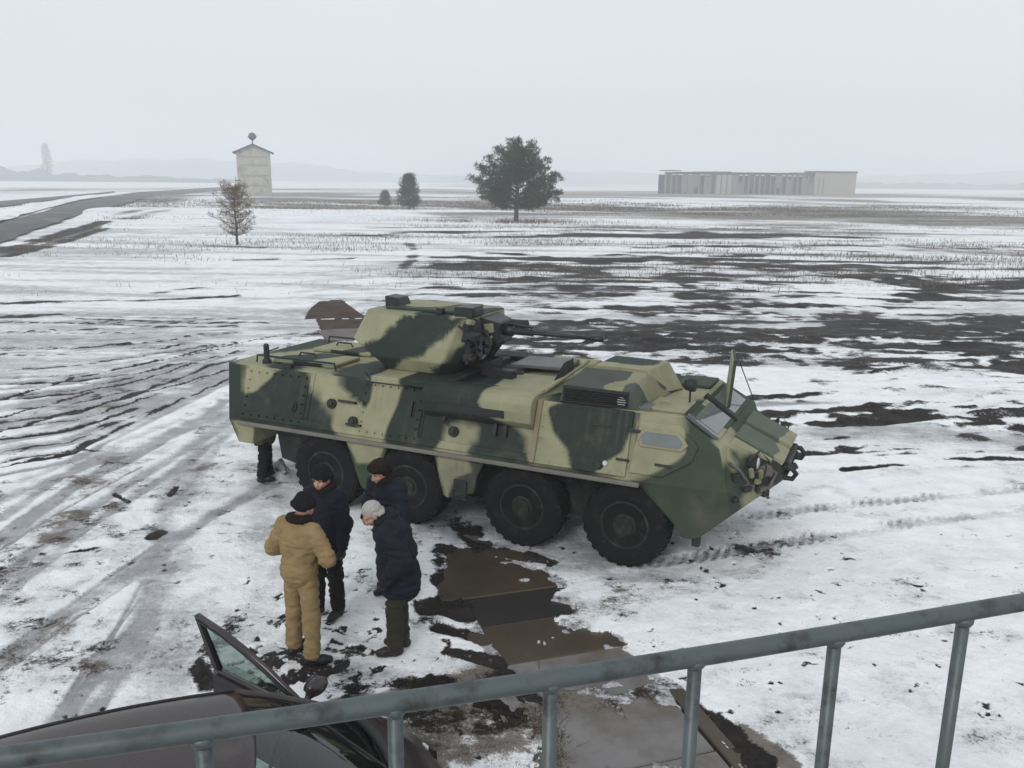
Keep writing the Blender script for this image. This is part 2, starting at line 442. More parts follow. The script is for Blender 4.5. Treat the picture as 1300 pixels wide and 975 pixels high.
# field features, world metres: (points),width,strength
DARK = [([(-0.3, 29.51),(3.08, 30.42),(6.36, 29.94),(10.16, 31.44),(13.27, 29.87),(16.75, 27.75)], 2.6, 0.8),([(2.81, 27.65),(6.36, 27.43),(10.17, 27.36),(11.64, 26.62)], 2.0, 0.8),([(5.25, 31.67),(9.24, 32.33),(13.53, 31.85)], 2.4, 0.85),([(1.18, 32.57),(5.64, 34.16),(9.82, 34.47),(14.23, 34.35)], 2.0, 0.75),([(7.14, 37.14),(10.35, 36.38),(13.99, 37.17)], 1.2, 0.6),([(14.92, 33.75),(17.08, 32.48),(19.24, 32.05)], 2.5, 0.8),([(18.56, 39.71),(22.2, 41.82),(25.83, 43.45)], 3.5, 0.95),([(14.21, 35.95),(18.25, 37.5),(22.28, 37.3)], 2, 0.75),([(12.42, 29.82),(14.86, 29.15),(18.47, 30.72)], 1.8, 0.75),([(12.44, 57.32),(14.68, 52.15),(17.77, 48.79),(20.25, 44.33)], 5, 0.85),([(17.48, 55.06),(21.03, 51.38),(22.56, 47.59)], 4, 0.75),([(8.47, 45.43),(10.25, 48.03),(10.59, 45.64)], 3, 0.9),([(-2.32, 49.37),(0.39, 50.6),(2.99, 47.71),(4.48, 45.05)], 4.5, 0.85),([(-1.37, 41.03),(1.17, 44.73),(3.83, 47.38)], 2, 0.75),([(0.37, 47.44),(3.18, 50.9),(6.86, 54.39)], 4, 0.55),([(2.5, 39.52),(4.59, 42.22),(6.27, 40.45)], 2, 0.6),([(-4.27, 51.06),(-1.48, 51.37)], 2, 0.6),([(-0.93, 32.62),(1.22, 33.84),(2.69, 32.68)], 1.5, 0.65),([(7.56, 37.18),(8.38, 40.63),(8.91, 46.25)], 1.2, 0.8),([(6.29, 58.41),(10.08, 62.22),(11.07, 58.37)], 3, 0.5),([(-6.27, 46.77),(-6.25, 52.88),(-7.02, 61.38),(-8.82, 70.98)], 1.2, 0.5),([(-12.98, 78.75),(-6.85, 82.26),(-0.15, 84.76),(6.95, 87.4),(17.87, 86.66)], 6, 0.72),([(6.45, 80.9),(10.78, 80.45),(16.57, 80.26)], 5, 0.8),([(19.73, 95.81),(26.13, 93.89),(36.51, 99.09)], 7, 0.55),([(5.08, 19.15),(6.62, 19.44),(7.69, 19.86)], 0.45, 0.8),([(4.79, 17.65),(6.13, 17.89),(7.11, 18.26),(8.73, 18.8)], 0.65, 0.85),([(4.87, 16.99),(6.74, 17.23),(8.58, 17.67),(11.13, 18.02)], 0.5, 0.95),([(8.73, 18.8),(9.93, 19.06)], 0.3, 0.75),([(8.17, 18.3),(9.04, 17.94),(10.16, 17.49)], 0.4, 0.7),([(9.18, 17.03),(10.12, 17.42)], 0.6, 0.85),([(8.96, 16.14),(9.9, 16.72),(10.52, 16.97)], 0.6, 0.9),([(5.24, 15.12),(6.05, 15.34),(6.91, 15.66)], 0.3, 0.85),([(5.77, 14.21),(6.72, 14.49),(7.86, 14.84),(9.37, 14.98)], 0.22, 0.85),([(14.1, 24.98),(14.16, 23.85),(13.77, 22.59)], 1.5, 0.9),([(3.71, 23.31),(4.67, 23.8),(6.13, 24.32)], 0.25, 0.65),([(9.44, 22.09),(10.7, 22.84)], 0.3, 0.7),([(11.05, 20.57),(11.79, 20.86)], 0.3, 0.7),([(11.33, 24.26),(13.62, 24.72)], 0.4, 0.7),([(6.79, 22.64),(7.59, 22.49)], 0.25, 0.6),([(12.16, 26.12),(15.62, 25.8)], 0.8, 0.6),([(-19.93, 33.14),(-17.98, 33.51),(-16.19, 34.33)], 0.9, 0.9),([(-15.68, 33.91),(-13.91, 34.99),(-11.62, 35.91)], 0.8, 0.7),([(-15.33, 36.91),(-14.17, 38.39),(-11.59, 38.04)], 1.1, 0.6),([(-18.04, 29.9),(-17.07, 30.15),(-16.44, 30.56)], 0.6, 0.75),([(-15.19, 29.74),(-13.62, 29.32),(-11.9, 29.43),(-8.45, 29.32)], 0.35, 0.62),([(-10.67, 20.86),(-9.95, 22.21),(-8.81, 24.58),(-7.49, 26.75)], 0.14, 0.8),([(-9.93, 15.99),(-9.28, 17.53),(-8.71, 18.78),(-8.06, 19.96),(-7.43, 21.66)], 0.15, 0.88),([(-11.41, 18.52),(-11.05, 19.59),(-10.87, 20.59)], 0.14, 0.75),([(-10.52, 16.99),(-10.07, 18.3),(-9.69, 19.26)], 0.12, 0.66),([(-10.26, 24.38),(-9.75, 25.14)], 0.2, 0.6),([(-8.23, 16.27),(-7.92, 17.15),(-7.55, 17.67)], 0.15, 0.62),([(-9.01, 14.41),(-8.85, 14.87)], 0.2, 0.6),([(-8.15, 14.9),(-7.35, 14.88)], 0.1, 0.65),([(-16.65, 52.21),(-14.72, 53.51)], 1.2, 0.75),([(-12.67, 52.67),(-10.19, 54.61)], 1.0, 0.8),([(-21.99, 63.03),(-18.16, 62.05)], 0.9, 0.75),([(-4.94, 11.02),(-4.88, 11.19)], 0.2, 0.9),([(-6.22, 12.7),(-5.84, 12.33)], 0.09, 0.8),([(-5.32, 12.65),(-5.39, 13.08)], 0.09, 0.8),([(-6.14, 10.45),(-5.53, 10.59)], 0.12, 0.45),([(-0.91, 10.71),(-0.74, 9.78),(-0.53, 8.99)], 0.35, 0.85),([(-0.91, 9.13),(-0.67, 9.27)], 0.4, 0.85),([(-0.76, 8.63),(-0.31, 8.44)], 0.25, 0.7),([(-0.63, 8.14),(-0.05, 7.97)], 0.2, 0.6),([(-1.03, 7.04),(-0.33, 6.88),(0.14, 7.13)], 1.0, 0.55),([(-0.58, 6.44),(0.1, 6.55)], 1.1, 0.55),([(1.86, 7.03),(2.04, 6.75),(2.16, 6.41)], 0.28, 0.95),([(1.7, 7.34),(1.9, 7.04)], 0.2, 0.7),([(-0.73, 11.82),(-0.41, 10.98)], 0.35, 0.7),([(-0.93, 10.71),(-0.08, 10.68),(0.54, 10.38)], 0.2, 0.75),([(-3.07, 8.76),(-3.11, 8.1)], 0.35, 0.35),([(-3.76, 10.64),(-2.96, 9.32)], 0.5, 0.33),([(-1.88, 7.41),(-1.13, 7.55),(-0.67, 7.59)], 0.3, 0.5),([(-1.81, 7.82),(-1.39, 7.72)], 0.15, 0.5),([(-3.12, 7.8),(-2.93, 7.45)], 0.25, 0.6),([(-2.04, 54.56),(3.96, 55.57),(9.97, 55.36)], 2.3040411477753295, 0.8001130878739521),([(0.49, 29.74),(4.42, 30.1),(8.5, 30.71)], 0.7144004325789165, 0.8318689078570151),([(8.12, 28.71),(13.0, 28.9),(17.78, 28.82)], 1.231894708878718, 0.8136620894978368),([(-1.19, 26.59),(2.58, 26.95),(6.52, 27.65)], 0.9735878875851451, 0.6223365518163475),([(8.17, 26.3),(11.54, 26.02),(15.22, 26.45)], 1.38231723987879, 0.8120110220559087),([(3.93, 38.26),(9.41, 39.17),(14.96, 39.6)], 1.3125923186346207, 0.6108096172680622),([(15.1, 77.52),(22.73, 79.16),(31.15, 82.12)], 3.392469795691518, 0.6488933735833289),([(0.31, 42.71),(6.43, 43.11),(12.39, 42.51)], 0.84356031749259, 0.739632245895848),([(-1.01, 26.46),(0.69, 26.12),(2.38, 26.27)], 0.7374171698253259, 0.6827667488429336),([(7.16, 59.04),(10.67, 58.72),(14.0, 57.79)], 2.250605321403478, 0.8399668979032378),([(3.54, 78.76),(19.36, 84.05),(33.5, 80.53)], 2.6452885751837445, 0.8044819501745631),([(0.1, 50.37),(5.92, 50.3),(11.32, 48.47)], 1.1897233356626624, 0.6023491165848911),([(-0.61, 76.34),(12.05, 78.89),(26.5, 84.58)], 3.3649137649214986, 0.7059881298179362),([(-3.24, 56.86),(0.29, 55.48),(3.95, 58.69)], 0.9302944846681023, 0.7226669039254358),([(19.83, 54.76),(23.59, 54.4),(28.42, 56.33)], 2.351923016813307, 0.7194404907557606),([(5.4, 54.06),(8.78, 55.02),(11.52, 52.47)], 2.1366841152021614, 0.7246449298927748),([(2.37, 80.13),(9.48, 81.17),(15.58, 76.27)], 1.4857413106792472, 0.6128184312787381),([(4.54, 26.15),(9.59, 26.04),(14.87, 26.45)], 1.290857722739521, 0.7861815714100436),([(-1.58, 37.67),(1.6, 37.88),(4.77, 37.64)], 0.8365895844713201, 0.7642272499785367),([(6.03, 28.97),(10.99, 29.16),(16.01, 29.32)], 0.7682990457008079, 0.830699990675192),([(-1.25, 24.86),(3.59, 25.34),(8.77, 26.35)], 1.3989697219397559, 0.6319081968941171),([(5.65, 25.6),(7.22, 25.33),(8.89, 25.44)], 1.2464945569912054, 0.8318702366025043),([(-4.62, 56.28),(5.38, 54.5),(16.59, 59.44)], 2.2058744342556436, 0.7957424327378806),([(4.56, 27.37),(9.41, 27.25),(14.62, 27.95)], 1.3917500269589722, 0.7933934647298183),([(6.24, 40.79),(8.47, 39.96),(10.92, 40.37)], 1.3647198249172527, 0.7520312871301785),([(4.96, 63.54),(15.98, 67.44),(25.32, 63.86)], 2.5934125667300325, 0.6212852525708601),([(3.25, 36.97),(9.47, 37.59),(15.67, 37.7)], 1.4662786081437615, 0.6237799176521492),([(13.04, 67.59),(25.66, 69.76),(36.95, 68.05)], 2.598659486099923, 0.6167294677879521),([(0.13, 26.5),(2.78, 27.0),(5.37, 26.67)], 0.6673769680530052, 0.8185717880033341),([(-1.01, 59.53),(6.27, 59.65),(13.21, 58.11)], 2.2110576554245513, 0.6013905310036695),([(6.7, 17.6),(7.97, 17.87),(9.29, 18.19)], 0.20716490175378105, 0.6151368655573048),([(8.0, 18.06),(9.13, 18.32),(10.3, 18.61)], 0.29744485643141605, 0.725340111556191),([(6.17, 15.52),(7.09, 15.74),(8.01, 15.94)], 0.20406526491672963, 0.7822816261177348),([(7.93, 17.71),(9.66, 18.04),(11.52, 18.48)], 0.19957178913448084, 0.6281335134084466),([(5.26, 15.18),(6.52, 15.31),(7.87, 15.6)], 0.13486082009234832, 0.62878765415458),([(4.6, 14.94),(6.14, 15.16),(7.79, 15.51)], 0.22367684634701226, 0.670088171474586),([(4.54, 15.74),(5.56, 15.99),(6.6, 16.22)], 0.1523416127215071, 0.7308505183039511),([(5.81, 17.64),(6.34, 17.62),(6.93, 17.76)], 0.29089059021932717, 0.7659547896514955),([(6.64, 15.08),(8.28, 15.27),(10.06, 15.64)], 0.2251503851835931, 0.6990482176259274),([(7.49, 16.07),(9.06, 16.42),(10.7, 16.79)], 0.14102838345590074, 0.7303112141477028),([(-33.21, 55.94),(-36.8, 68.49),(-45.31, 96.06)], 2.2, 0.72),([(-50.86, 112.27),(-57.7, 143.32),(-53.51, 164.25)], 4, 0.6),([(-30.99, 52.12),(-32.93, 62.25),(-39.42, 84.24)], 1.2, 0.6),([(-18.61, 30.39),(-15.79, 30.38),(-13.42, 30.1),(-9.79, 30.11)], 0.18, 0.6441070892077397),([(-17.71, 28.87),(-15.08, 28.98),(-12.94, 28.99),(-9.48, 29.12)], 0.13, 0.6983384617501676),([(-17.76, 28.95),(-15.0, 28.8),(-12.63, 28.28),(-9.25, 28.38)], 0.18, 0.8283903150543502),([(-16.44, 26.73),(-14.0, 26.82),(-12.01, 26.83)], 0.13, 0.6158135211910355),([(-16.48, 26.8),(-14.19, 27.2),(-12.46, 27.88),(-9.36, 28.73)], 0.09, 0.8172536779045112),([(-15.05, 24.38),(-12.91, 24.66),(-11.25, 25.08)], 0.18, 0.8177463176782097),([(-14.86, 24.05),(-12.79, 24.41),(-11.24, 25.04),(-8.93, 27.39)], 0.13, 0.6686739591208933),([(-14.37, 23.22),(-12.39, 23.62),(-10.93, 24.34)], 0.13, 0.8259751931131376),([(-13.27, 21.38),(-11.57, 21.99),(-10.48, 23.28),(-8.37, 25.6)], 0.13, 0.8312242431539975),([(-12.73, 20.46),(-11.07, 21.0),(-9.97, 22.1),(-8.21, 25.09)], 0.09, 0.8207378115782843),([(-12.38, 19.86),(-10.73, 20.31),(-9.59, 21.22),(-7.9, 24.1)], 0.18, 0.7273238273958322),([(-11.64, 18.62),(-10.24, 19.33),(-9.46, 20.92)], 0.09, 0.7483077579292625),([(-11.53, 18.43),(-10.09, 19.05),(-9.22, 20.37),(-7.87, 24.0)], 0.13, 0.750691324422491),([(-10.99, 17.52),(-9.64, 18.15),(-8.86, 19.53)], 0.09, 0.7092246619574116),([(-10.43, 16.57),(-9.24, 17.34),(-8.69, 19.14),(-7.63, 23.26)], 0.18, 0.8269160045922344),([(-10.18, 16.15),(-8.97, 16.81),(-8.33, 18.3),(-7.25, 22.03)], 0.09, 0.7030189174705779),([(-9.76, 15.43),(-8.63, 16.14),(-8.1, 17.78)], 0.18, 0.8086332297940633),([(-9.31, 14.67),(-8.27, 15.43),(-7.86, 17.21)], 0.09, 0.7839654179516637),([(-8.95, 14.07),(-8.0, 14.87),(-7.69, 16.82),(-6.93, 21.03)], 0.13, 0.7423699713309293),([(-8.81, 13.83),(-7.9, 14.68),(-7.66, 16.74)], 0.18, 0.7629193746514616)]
SLUSH_SHADE = [([(-6.95, 10.86),(-7.0, 12.81),(-6.73, 14.49),(-6.47, 16.56),(-6.38, 18.59)], 0.36, 1.0),([(-7.4, 11.63),(-7.42, 13.47),(-7.21, 15.02)], 0.3, 0.8),([(-7.94, 13.22),(-7.55, 14.55),(-7.01, 16.31),(-6.6, 17.84)], 0.3, 0.5),([(-5.15, 7.79),(-5.1, 8.75),(-4.73, 9.88),(-4.61, 10.82),(-4.39, 11.87),(-3.89, 13.2)], 0.34, 1.0),([(-5.59, 8.53),(-5.37, 9.27),(-5.05, 10.22)], 0.2, 0.35),([(-4.1, 6.9),(-4.1, 7.43),(-4.07, 7.85),(-4.15, 8.7),(-4.39, 9.66),(-4.75, 10.87)], 0.26, 1.0),([(-3.87, 7.02),(-3.88, 7.61),(-3.91, 8.08),(-4.05, 8.92),(-4.39, 10.14)], 0.24, 0.95),([(-4.67, 11.14),(-4.1, 9.7),(-3.77, 8.57),(-3.31, 7.25)], 0.75, 0.62),([(-4.87, 11.02),(-5.14, 12.0),(-5.38, 13.08),(-5.78, 15.07),(-6.19, 17.85)], 0.5, 0.65),([(-4.91, 12.33),(-5.25, 13.77),(-5.53, 16.1)], 0.35, 0.5),([(-10.22, 16.47),(-9.25, 19.59),(-7.74, 23.59)], 1.3, 0.45),([(-9.55, 15.33),(-8.74, 17.0),(-7.27, 20.84)], 0.5, 0.5),([(-8.82, 14.07),(-8.05, 15.9),(-6.85, 20.18)], 0.4, 0.35),([(-15.68, 25.85),(-12.04, 27.49),(-8.23, 28.51)], 3.5, 0.4),([(-13.98, 22.94),(-10.46, 24.85),(-8.06, 27.0)], 1.0, 0.35),([(-17.84, 29.56),(-14.13, 31.1),(-7.81, 31.16)], 3.0, 0.45),([(-12.62, 20.59),(-11.46, 23.07)], 0.6, 0.4),([(-18.48, 40.14),(-12.2, 44.19),(-3.93, 47.01)], 6, 0.25),([(4.53, 16.3),(7.17, 16.67),(10.04, 16.13)], 1.5, 0.85),([(5.17, 15.35),(7.55, 15.73),(9.68, 15.51)], 0.7, 0.5),([(5.13, 18.65),(7.36, 18.96)], 0.5, 0.8),([(-3.93, 47.01),(1.87, 41.97),(10.12, 48.44)], 9, 0.5),([(-1.03, 35.99),(5.28, 38.61),(12.3, 38.35)], 4, 0.4),([(1.33, 29.12),(9.6, 29.64),(19.82, 33.06)], 9, 0.6),([(14.93, 46.84),(22.64, 49.72)], 6, 0.5),([(-0.25, 25.94),(3.57, 25.64),(10.91, 26.05)], 0.8, 0.4),([(1.88, 10.38),(3.0, 10.75),(4.35, 11.29),(5.94, 11.85),(7.9, 12.43)], 0.26, 0.9),([(3.55, 12.02),(5.55, 12.63),(8.43, 13.35)], 0.24, 0.75),([(3.95, 14.07),(6.16, 14.14),(9.14, 14.57)], 0.3, 0.3),([(-3.39, 13.83),(-1.75, 12.1),(0.13, 10.73),(1.45, 10.28)], 1.2, 0.5),([(-3.29, 15.65),(-0.66, 13.92),(1.85, 12.52)], 3.2, 0.5),([(-1.81, 7.82),(-0.98, 7.56),(0.03, 7.71)], 0.5, 0.6),([(-3.84, 12.36),(-3.06, 10.17),(-2.49, 7.67)], 0.8, 0.45),([(-1.87, 8.96),(-1.63, 8.13)], 0.7, 0.35),([(3.73, 12.25),(4.44, 10.35),(6.47, 10.89)], 0.9, 0.2),([(2.3, 9.05),(3.57, 8.07),(4.34, 6.9)], 0.8, 0.22),([(-4.14, 13.42),(-3.36, 12.37),(-2.95, 11.18)], 0.5, 0.5),([(-3.68, 9.51),(-2.93, 7.8)], 0.6, 0.4),([(-0.29, 7.85),(0.11, 7.93),(0.6, 8.05),(1.26, 8.06)], 0.4, 0.5),([(-6.31, 9.61),(-6.28, 12.16),(-5.96, 14.79),(-5.66, 17.24)], 0.32, 0.8),([(-5.99, 9.06),(-5.99, 11.32),(-5.71, 13.76),(-5.46, 16.37)], 0.3, 0.7),([(-7.86, 15.49),(-7.35, 17.81),(-6.93, 21.04)], 0.5, 0.7),([(-7.87, 12.24),(-7.21, 14.12),(-6.08, 17.53)], 0.4, 0.7),([(-3.06, 13.84),(-0.57, 12.13),(1.62, 10.77)], 2.0, 0.8),([(-3.91, 15.14),(-1.16, 13.51),(1.33, 12.18)], 1.6, 0.8),([(-18.61, 30.39),(-15.79, 30.38),(-13.42, 30.1),(-9.79, 30.11)], 0.3, 0.9411098627085143),([(-15.9, 30.6),(-13.7, 30.76),(-10.03, 30.88)], 0.6, 0.8507186905436539),([(-17.71, 28.87),(-15.08, 28.98),(-12.94, 28.99),(-9.48, 29.12)], 0.45, 0.987805166296635),([(-15.19, 29.18),(-12.98, 29.1),(-9.79, 30.1)], 0.6, 0.8459039623320145),([(-17.76, 28.95),(-15.0, 28.8),(-12.63, 28.28),(-9.25, 28.38)], 0.22, 0.8045226009718073),([(-14.71, 28.24),(-12.85, 28.79),(-9.53, 29.29)], 0.45, 0.688864614486512),([(-16.44, 26.73),(-14.0, 26.82),(-12.01, 26.83),(-9.09, 27.87)], 0.22, 0.9695999987076207),([(-14.44, 27.71),(-12.36, 27.66),(-9.28, 28.48)], 0.16, 0.809746835367041),([(-16.48, 26.8),(-14.19, 27.2),(-12.46, 27.88),(-9.36, 28.73)], 0.3, 0.6327775660806038),([(-15.66, 25.41),(-13.42, 25.66),(-11.66, 26.03),(-8.96, 27.48)], 0.22, 0.8620717448441977),([(-15.05, 24.38),(-12.91, 24.66),(-11.25, 25.08),(-8.73, 26.74)], 0.6, 0.7457233568840084),([(-13.24, 25.31),(-11.62, 25.94),(-8.89, 27.25)], 0.45, 0.8030373605126178),([(-14.86, 24.05),(-12.79, 24.41),(-11.24, 25.04),(-8.93, 27.39)], 0.6, 0.7565294073145177),([(-14.52, 23.47),(-12.58, 23.99),(-11.22, 25.0),(-8.71, 26.66)], 0.3, 0.984037768213344),([(-14.37, 23.22),(-12.39, 23.62),(-10.93, 24.34),(-8.76, 26.83)], 0.16, 0.6928072876670238),([(-11.89, 22.63),(-10.53, 23.4),(-8.31, 25.4)], 0.3, 0.9390029942172001),([(-13.27, 21.38),(-11.57, 21.99),(-10.48, 23.28),(-8.37, 25.6)], 0.6, 0.9612319437019147),([(-12.99, 20.89),(-11.31, 21.46),(-10.19, 22.62),(-8.37, 25.61)], 0.3, 0.8315899129449243),([(-12.73, 20.46),(-11.07, 21.0),(-9.97, 22.1),(-8.21, 25.09)], 0.45, 0.8500217462591928),([(-12.41, 19.91),(-10.8, 20.45),(-9.74, 21.57),(-8.0, 24.43)], 0.6, 0.7289394662591582),([(-12.38, 19.86),(-10.73, 20.31),(-9.59, 21.22),(-7.9, 24.1)], 0.22, 0.8854039104078895),([(-12.05, 19.31),(-10.59, 20.04),(-9.77, 21.65),(-8.14, 24.86)], 0.3, 0.912634943728798),([(-11.64, 18.62),(-10.24, 19.33),(-9.46, 20.92),(-7.87, 24.0)], 0.6, 0.935555630925004),([(-11.54, 18.45),(-10.16, 19.17),(-9.4, 20.79),(-8.09, 24.71)], 0.16, 0.791232635669949),([(-11.53, 18.43),(-10.09, 19.05),(-9.22, 20.37),(-7.87, 24.0)], 0.3, 0.9263668149190012),([(-11.18, 17.83),(-9.85, 18.57),(-9.16, 20.23),(-7.88, 24.03)], 0.6, 0.945094282951738),([(-10.99, 17.52),(-9.64, 18.15),(-8.86, 19.53),(-7.59, 23.13)], 0.45, 0.72873798660895),([(-9.43, 17.72),(-8.73, 19.23),(-7.42, 22.58)], 0.45, 0.728483100981363),([(-10.43, 16.57),(-9.24, 17.34),(-8.69, 19.14),(-7.63, 23.26)], 0.16, 0.761215389560374),([(-10.42, 16.55),(-9.2, 17.28),(-8.61, 18.95),(-7.37, 22.43)], 0.6, 0.6368519327074929),([(-10.18, 16.15),(-8.97, 16.81),(-8.33, 18.3),(-7.25, 22.03)], 0.45, 0.9057308468640499),([(-9.71, 15.35),(-8.67, 16.21),(-8.32, 18.29),(-7.47, 22.74)], 0.16, 0.9190162538629607),([(-9.76, 15.43),(-8.63, 16.14),(-8.1, 17.78),(-7.15, 21.72)], 0.22, 0.9628071777411231),([(-9.62, 15.2),(-8.55, 15.98),(-8.13, 17.83),(-7.14, 21.71)], 0.22, 0.7051711560334417),([(-9.31, 14.67),(-8.27, 15.43),(-7.86, 17.21),(-7.12, 21.62)], 0.6, 0.9375131230481953),([(-9.31, 14.67),(-8.32, 15.52),(-8.02, 17.58),(-7.26, 22.08)], 0.3, 0.8817279783520884),([(-8.95, 14.07),(-8.0, 14.87),(-7.69, 16.82),(-6.93, 21.03)], 0.22, 0.9191038404041518),([(-7.91, 14.71),(-7.65, 16.72),(-7.05, 21.4)], 0.16, 0.903406616802779),([(-8.81, 13.83),(-7.9, 14.68),(-7.66, 16.74),(-7.05, 21.41)], 0.22, 0.7454743998462494),([(-8.56, 13.41),(-7.68, 14.24),(-7.46, 16.29),(-6.87, 20.82)], 0.22, 0.9983941565401375),([(-6.77, 10.56),(-6.63, 12.15),(-6.33, 13.99)], 0.07, 0.9),([(-7.13, 11.18),(-7.08, 12.99),(-6.88, 15.13)], 0.07, 0.9),([(-5.06, 7.62),(-4.84, 8.9),(-4.5, 10.47)], 0.07, 0.9),([(-5.26, 7.96),(-5.06, 9.33),(-4.74, 11.03)], 0.07, 0.9),([(-3.98, 6.9),(-4.29, 8.41),(-4.66, 10.61)], 0.07, 0.9),([(-4.17, 6.92),(-4.28, 7.95),(-4.35, 9.29)], 0.07, 0.9),([(-3.78, 7.06),(-3.96, 8.04),(-4.11, 9.29)], 0.07, 0.9),([(-12.35, 43.76),(-5.94, 49.39),(5.2, 52.56),(15.21, 50.71)], 0.5, 0.3567387765604585),([(-10.44, 40.81),(-5.48, 45.57),(4.79, 48.26),(14.03, 46.7)], 1.4, 0.43040402445650394),([(-9.24, 37.61),(-5.01, 41.6),(4.36, 43.84),(12.82, 42.54)], 0.9, 0.550093028543901),([(-11.06, 34.78),(-4.63, 38.4),(4.02, 40.31),(11.84, 39.2)], 0.9, 0.5043353152717415),([(-11.1, 33.34),(-4.43, 36.71),(3.85, 38.46),(11.33, 37.45)], 1.4, 0.3840742402662367),([(-8.38, 32.06),(-4.23, 34.98),(3.67, 36.57),(10.81, 35.65)], 1.4, 0.5290695272729157),([(-9.14, 30.09),(-3.97, 32.76),(3.43, 34.16),(10.13, 33.35)], 1.4, 0.4895731755613185),([(-8.13, 27.98),(-3.67, 30.26),(3.18, 31.46),(9.38, 30.77)], 1.4, 0.48174715277003854),([(-7.6, 27.31),(-3.57, 29.45),(3.09, 30.58),(9.13, 29.93)], 1.4, 0.43316723555181413)]  # wide strokes beneath the vehicle paint its shade on the snow; the rest is slush
GRASS = [([(-85.94, 352.0),(-12.21, 418.77),(162.34, 468.14)], 330, 0.85),([(-116.86, 323.99),(-51.75, 248.18)], 60, 0.6),([(-48.43, 178.22),(9.31, 218.14),(110.65, 190.2)], 40, 0.6),([(-10.71, 128.9),(28.48, 127.58),(60.73, 103.83)], 24, 0.7),([(17.4, 179.93),(57.16, 182.99),(86.84, 149.02)], 40, 0.6),([(3.02, 69.11),(15.58, 69.19),(38.84, 65.97)], 12, 0.4),([(-39.0, 159.22),(-7.56, 160.64),(24.2, 182.42),(50.5, 161.53)], 45, 0.75),([(-51.75, 248.18),(14.38, 338.07),(94.57, 303.65)], 120, 0.8),([(29.15, 130.62),(52.8, 130.92),(74.78, 128.15)], 18, 0.8),([(23.0, 82.5),(33.58, 77.52),(42.97, 73.11)], 14, 0.55),([(23.45, 57.45),(36.64, 62.16)], 9, 0.4),([(71.25, 228.43),(152.44, 262.5)], 40, 0.5),([(-13.88, 89.23),(0.66, 92.08),(17.93, 95.46)], 9, 0.75),([(-17.3, 75.74),(-11.62, 74.53)], 6, 0.4),([(-55.4, 136.03),(-51.76, 154.54)], 8, 0.8),([(-46.18, 103.95),(-51.24, 130.09)], 5, 0.75),([(-52.2, 164.76),(-25.44, 164.2)], 14, 0.4),([(-20.39, 101.68),(-9.02, 108.47)], 8, 0.4),([(-31.6, 53.16),(-33.46, 62.17),(-41.38, 86.79)], 1.6, 1.0),([(-34.27, 57.74),(-35.9, 66.79),(-39.94, 81.38),(-46.55, 99.66)], 1.8, 1.0),([(-31.62, 54.91),(-33.55, 64.56),(-38.02, 80.43)], 1.4, 0.9),([(-62.25, 137.65),(-116.86, 323.99),(-141.91, 491.53)], 14, 0.7),([(-83.82, 142.77),(-99.31, 220.23)], 10, 0.4),([(-1.15, 7.1),(-0.33, 7.0),(0.33, 7.19)], 1.5, 1.0),([(-0.78, 6.44),(-0.17, 6.6),(0.31, 6.51)], 1.6, 1.0),([(-1.03, 6.81),(0.32, 6.83)], 1.3, 1.0),([(-0.96, 7.42),(0.26, 7.51)], 0.5, 0.9),([(0.11, 7.44),(0.3, 6.35)], 0.3, 0.9),([(2.11, 6.86),(2.39, 6.38)], 0.3, 0.9),([(1.21, 7.67),(1.53, 6.85),(1.75, 6.37)], 0.18, 0.8),([(-0.33, 11.83),(-0.52, 10.98)], 0.4, 0.3),([(-25.74, 74.33),(-21.88, 74.97)], 2, 0.35),([(-30.44, 64.2),(-34.83, 85.14)], 3, 0.35)]
BARE = [[(-0.76, 10.42),(-0.6, 10.52),(-0.08, 10.36),(0.42, 10.03),(0.72, 9.71),(0.61, 9.48),(0.5, 9.36),(0.75, 9.25),(0.77, 8.93),(0.6, 8.75),(1.08, 8.67),(1.22, 8.42),(1.04, 8.24),(0.45, 8.17),(0.07, 7.89),(-0.05, 8.0),(-0.24, 8.44),(-0.43, 9.14)], [(-0.05, 8.03),(0.11, 8.25),(1.05, 8.34),(1.26, 8.06),(1.65, 7.47),(1.78, 6.86),(1.91, 6.38),(0.3, 6.35),(0.37, 7.19)], [(-7.43, 30.26),(-7.83, 32.96),(-7.92, 35.21),(-7.11, 35.52),(-5.97, 32.47),(-5.13, 30.59)], [(-7.01, 30.29),(-5.13, 30.59),(-4.8, 27.94),(-4.92, 26.07),(-5.81, 26.15)]]
SLUSH_TRACK = [(1.88, 10.38), (3.0, 10.75), (4.35, 11.29), (5.94, 11.85), (7.9, 12.43)]
SLUSH_TRACK2 = [(3.55, 12.02), (5.55, 12.63), (8.43, 13.35)]
SNOW_LUMP = (-3.92, 13.74)

# ------------------------------------------------------------------ ground: one sheet out to the horizon
CLEATS = [(SLUSH_TRACK, 0.15), (SLUSH_TRACK2, 0.13)]


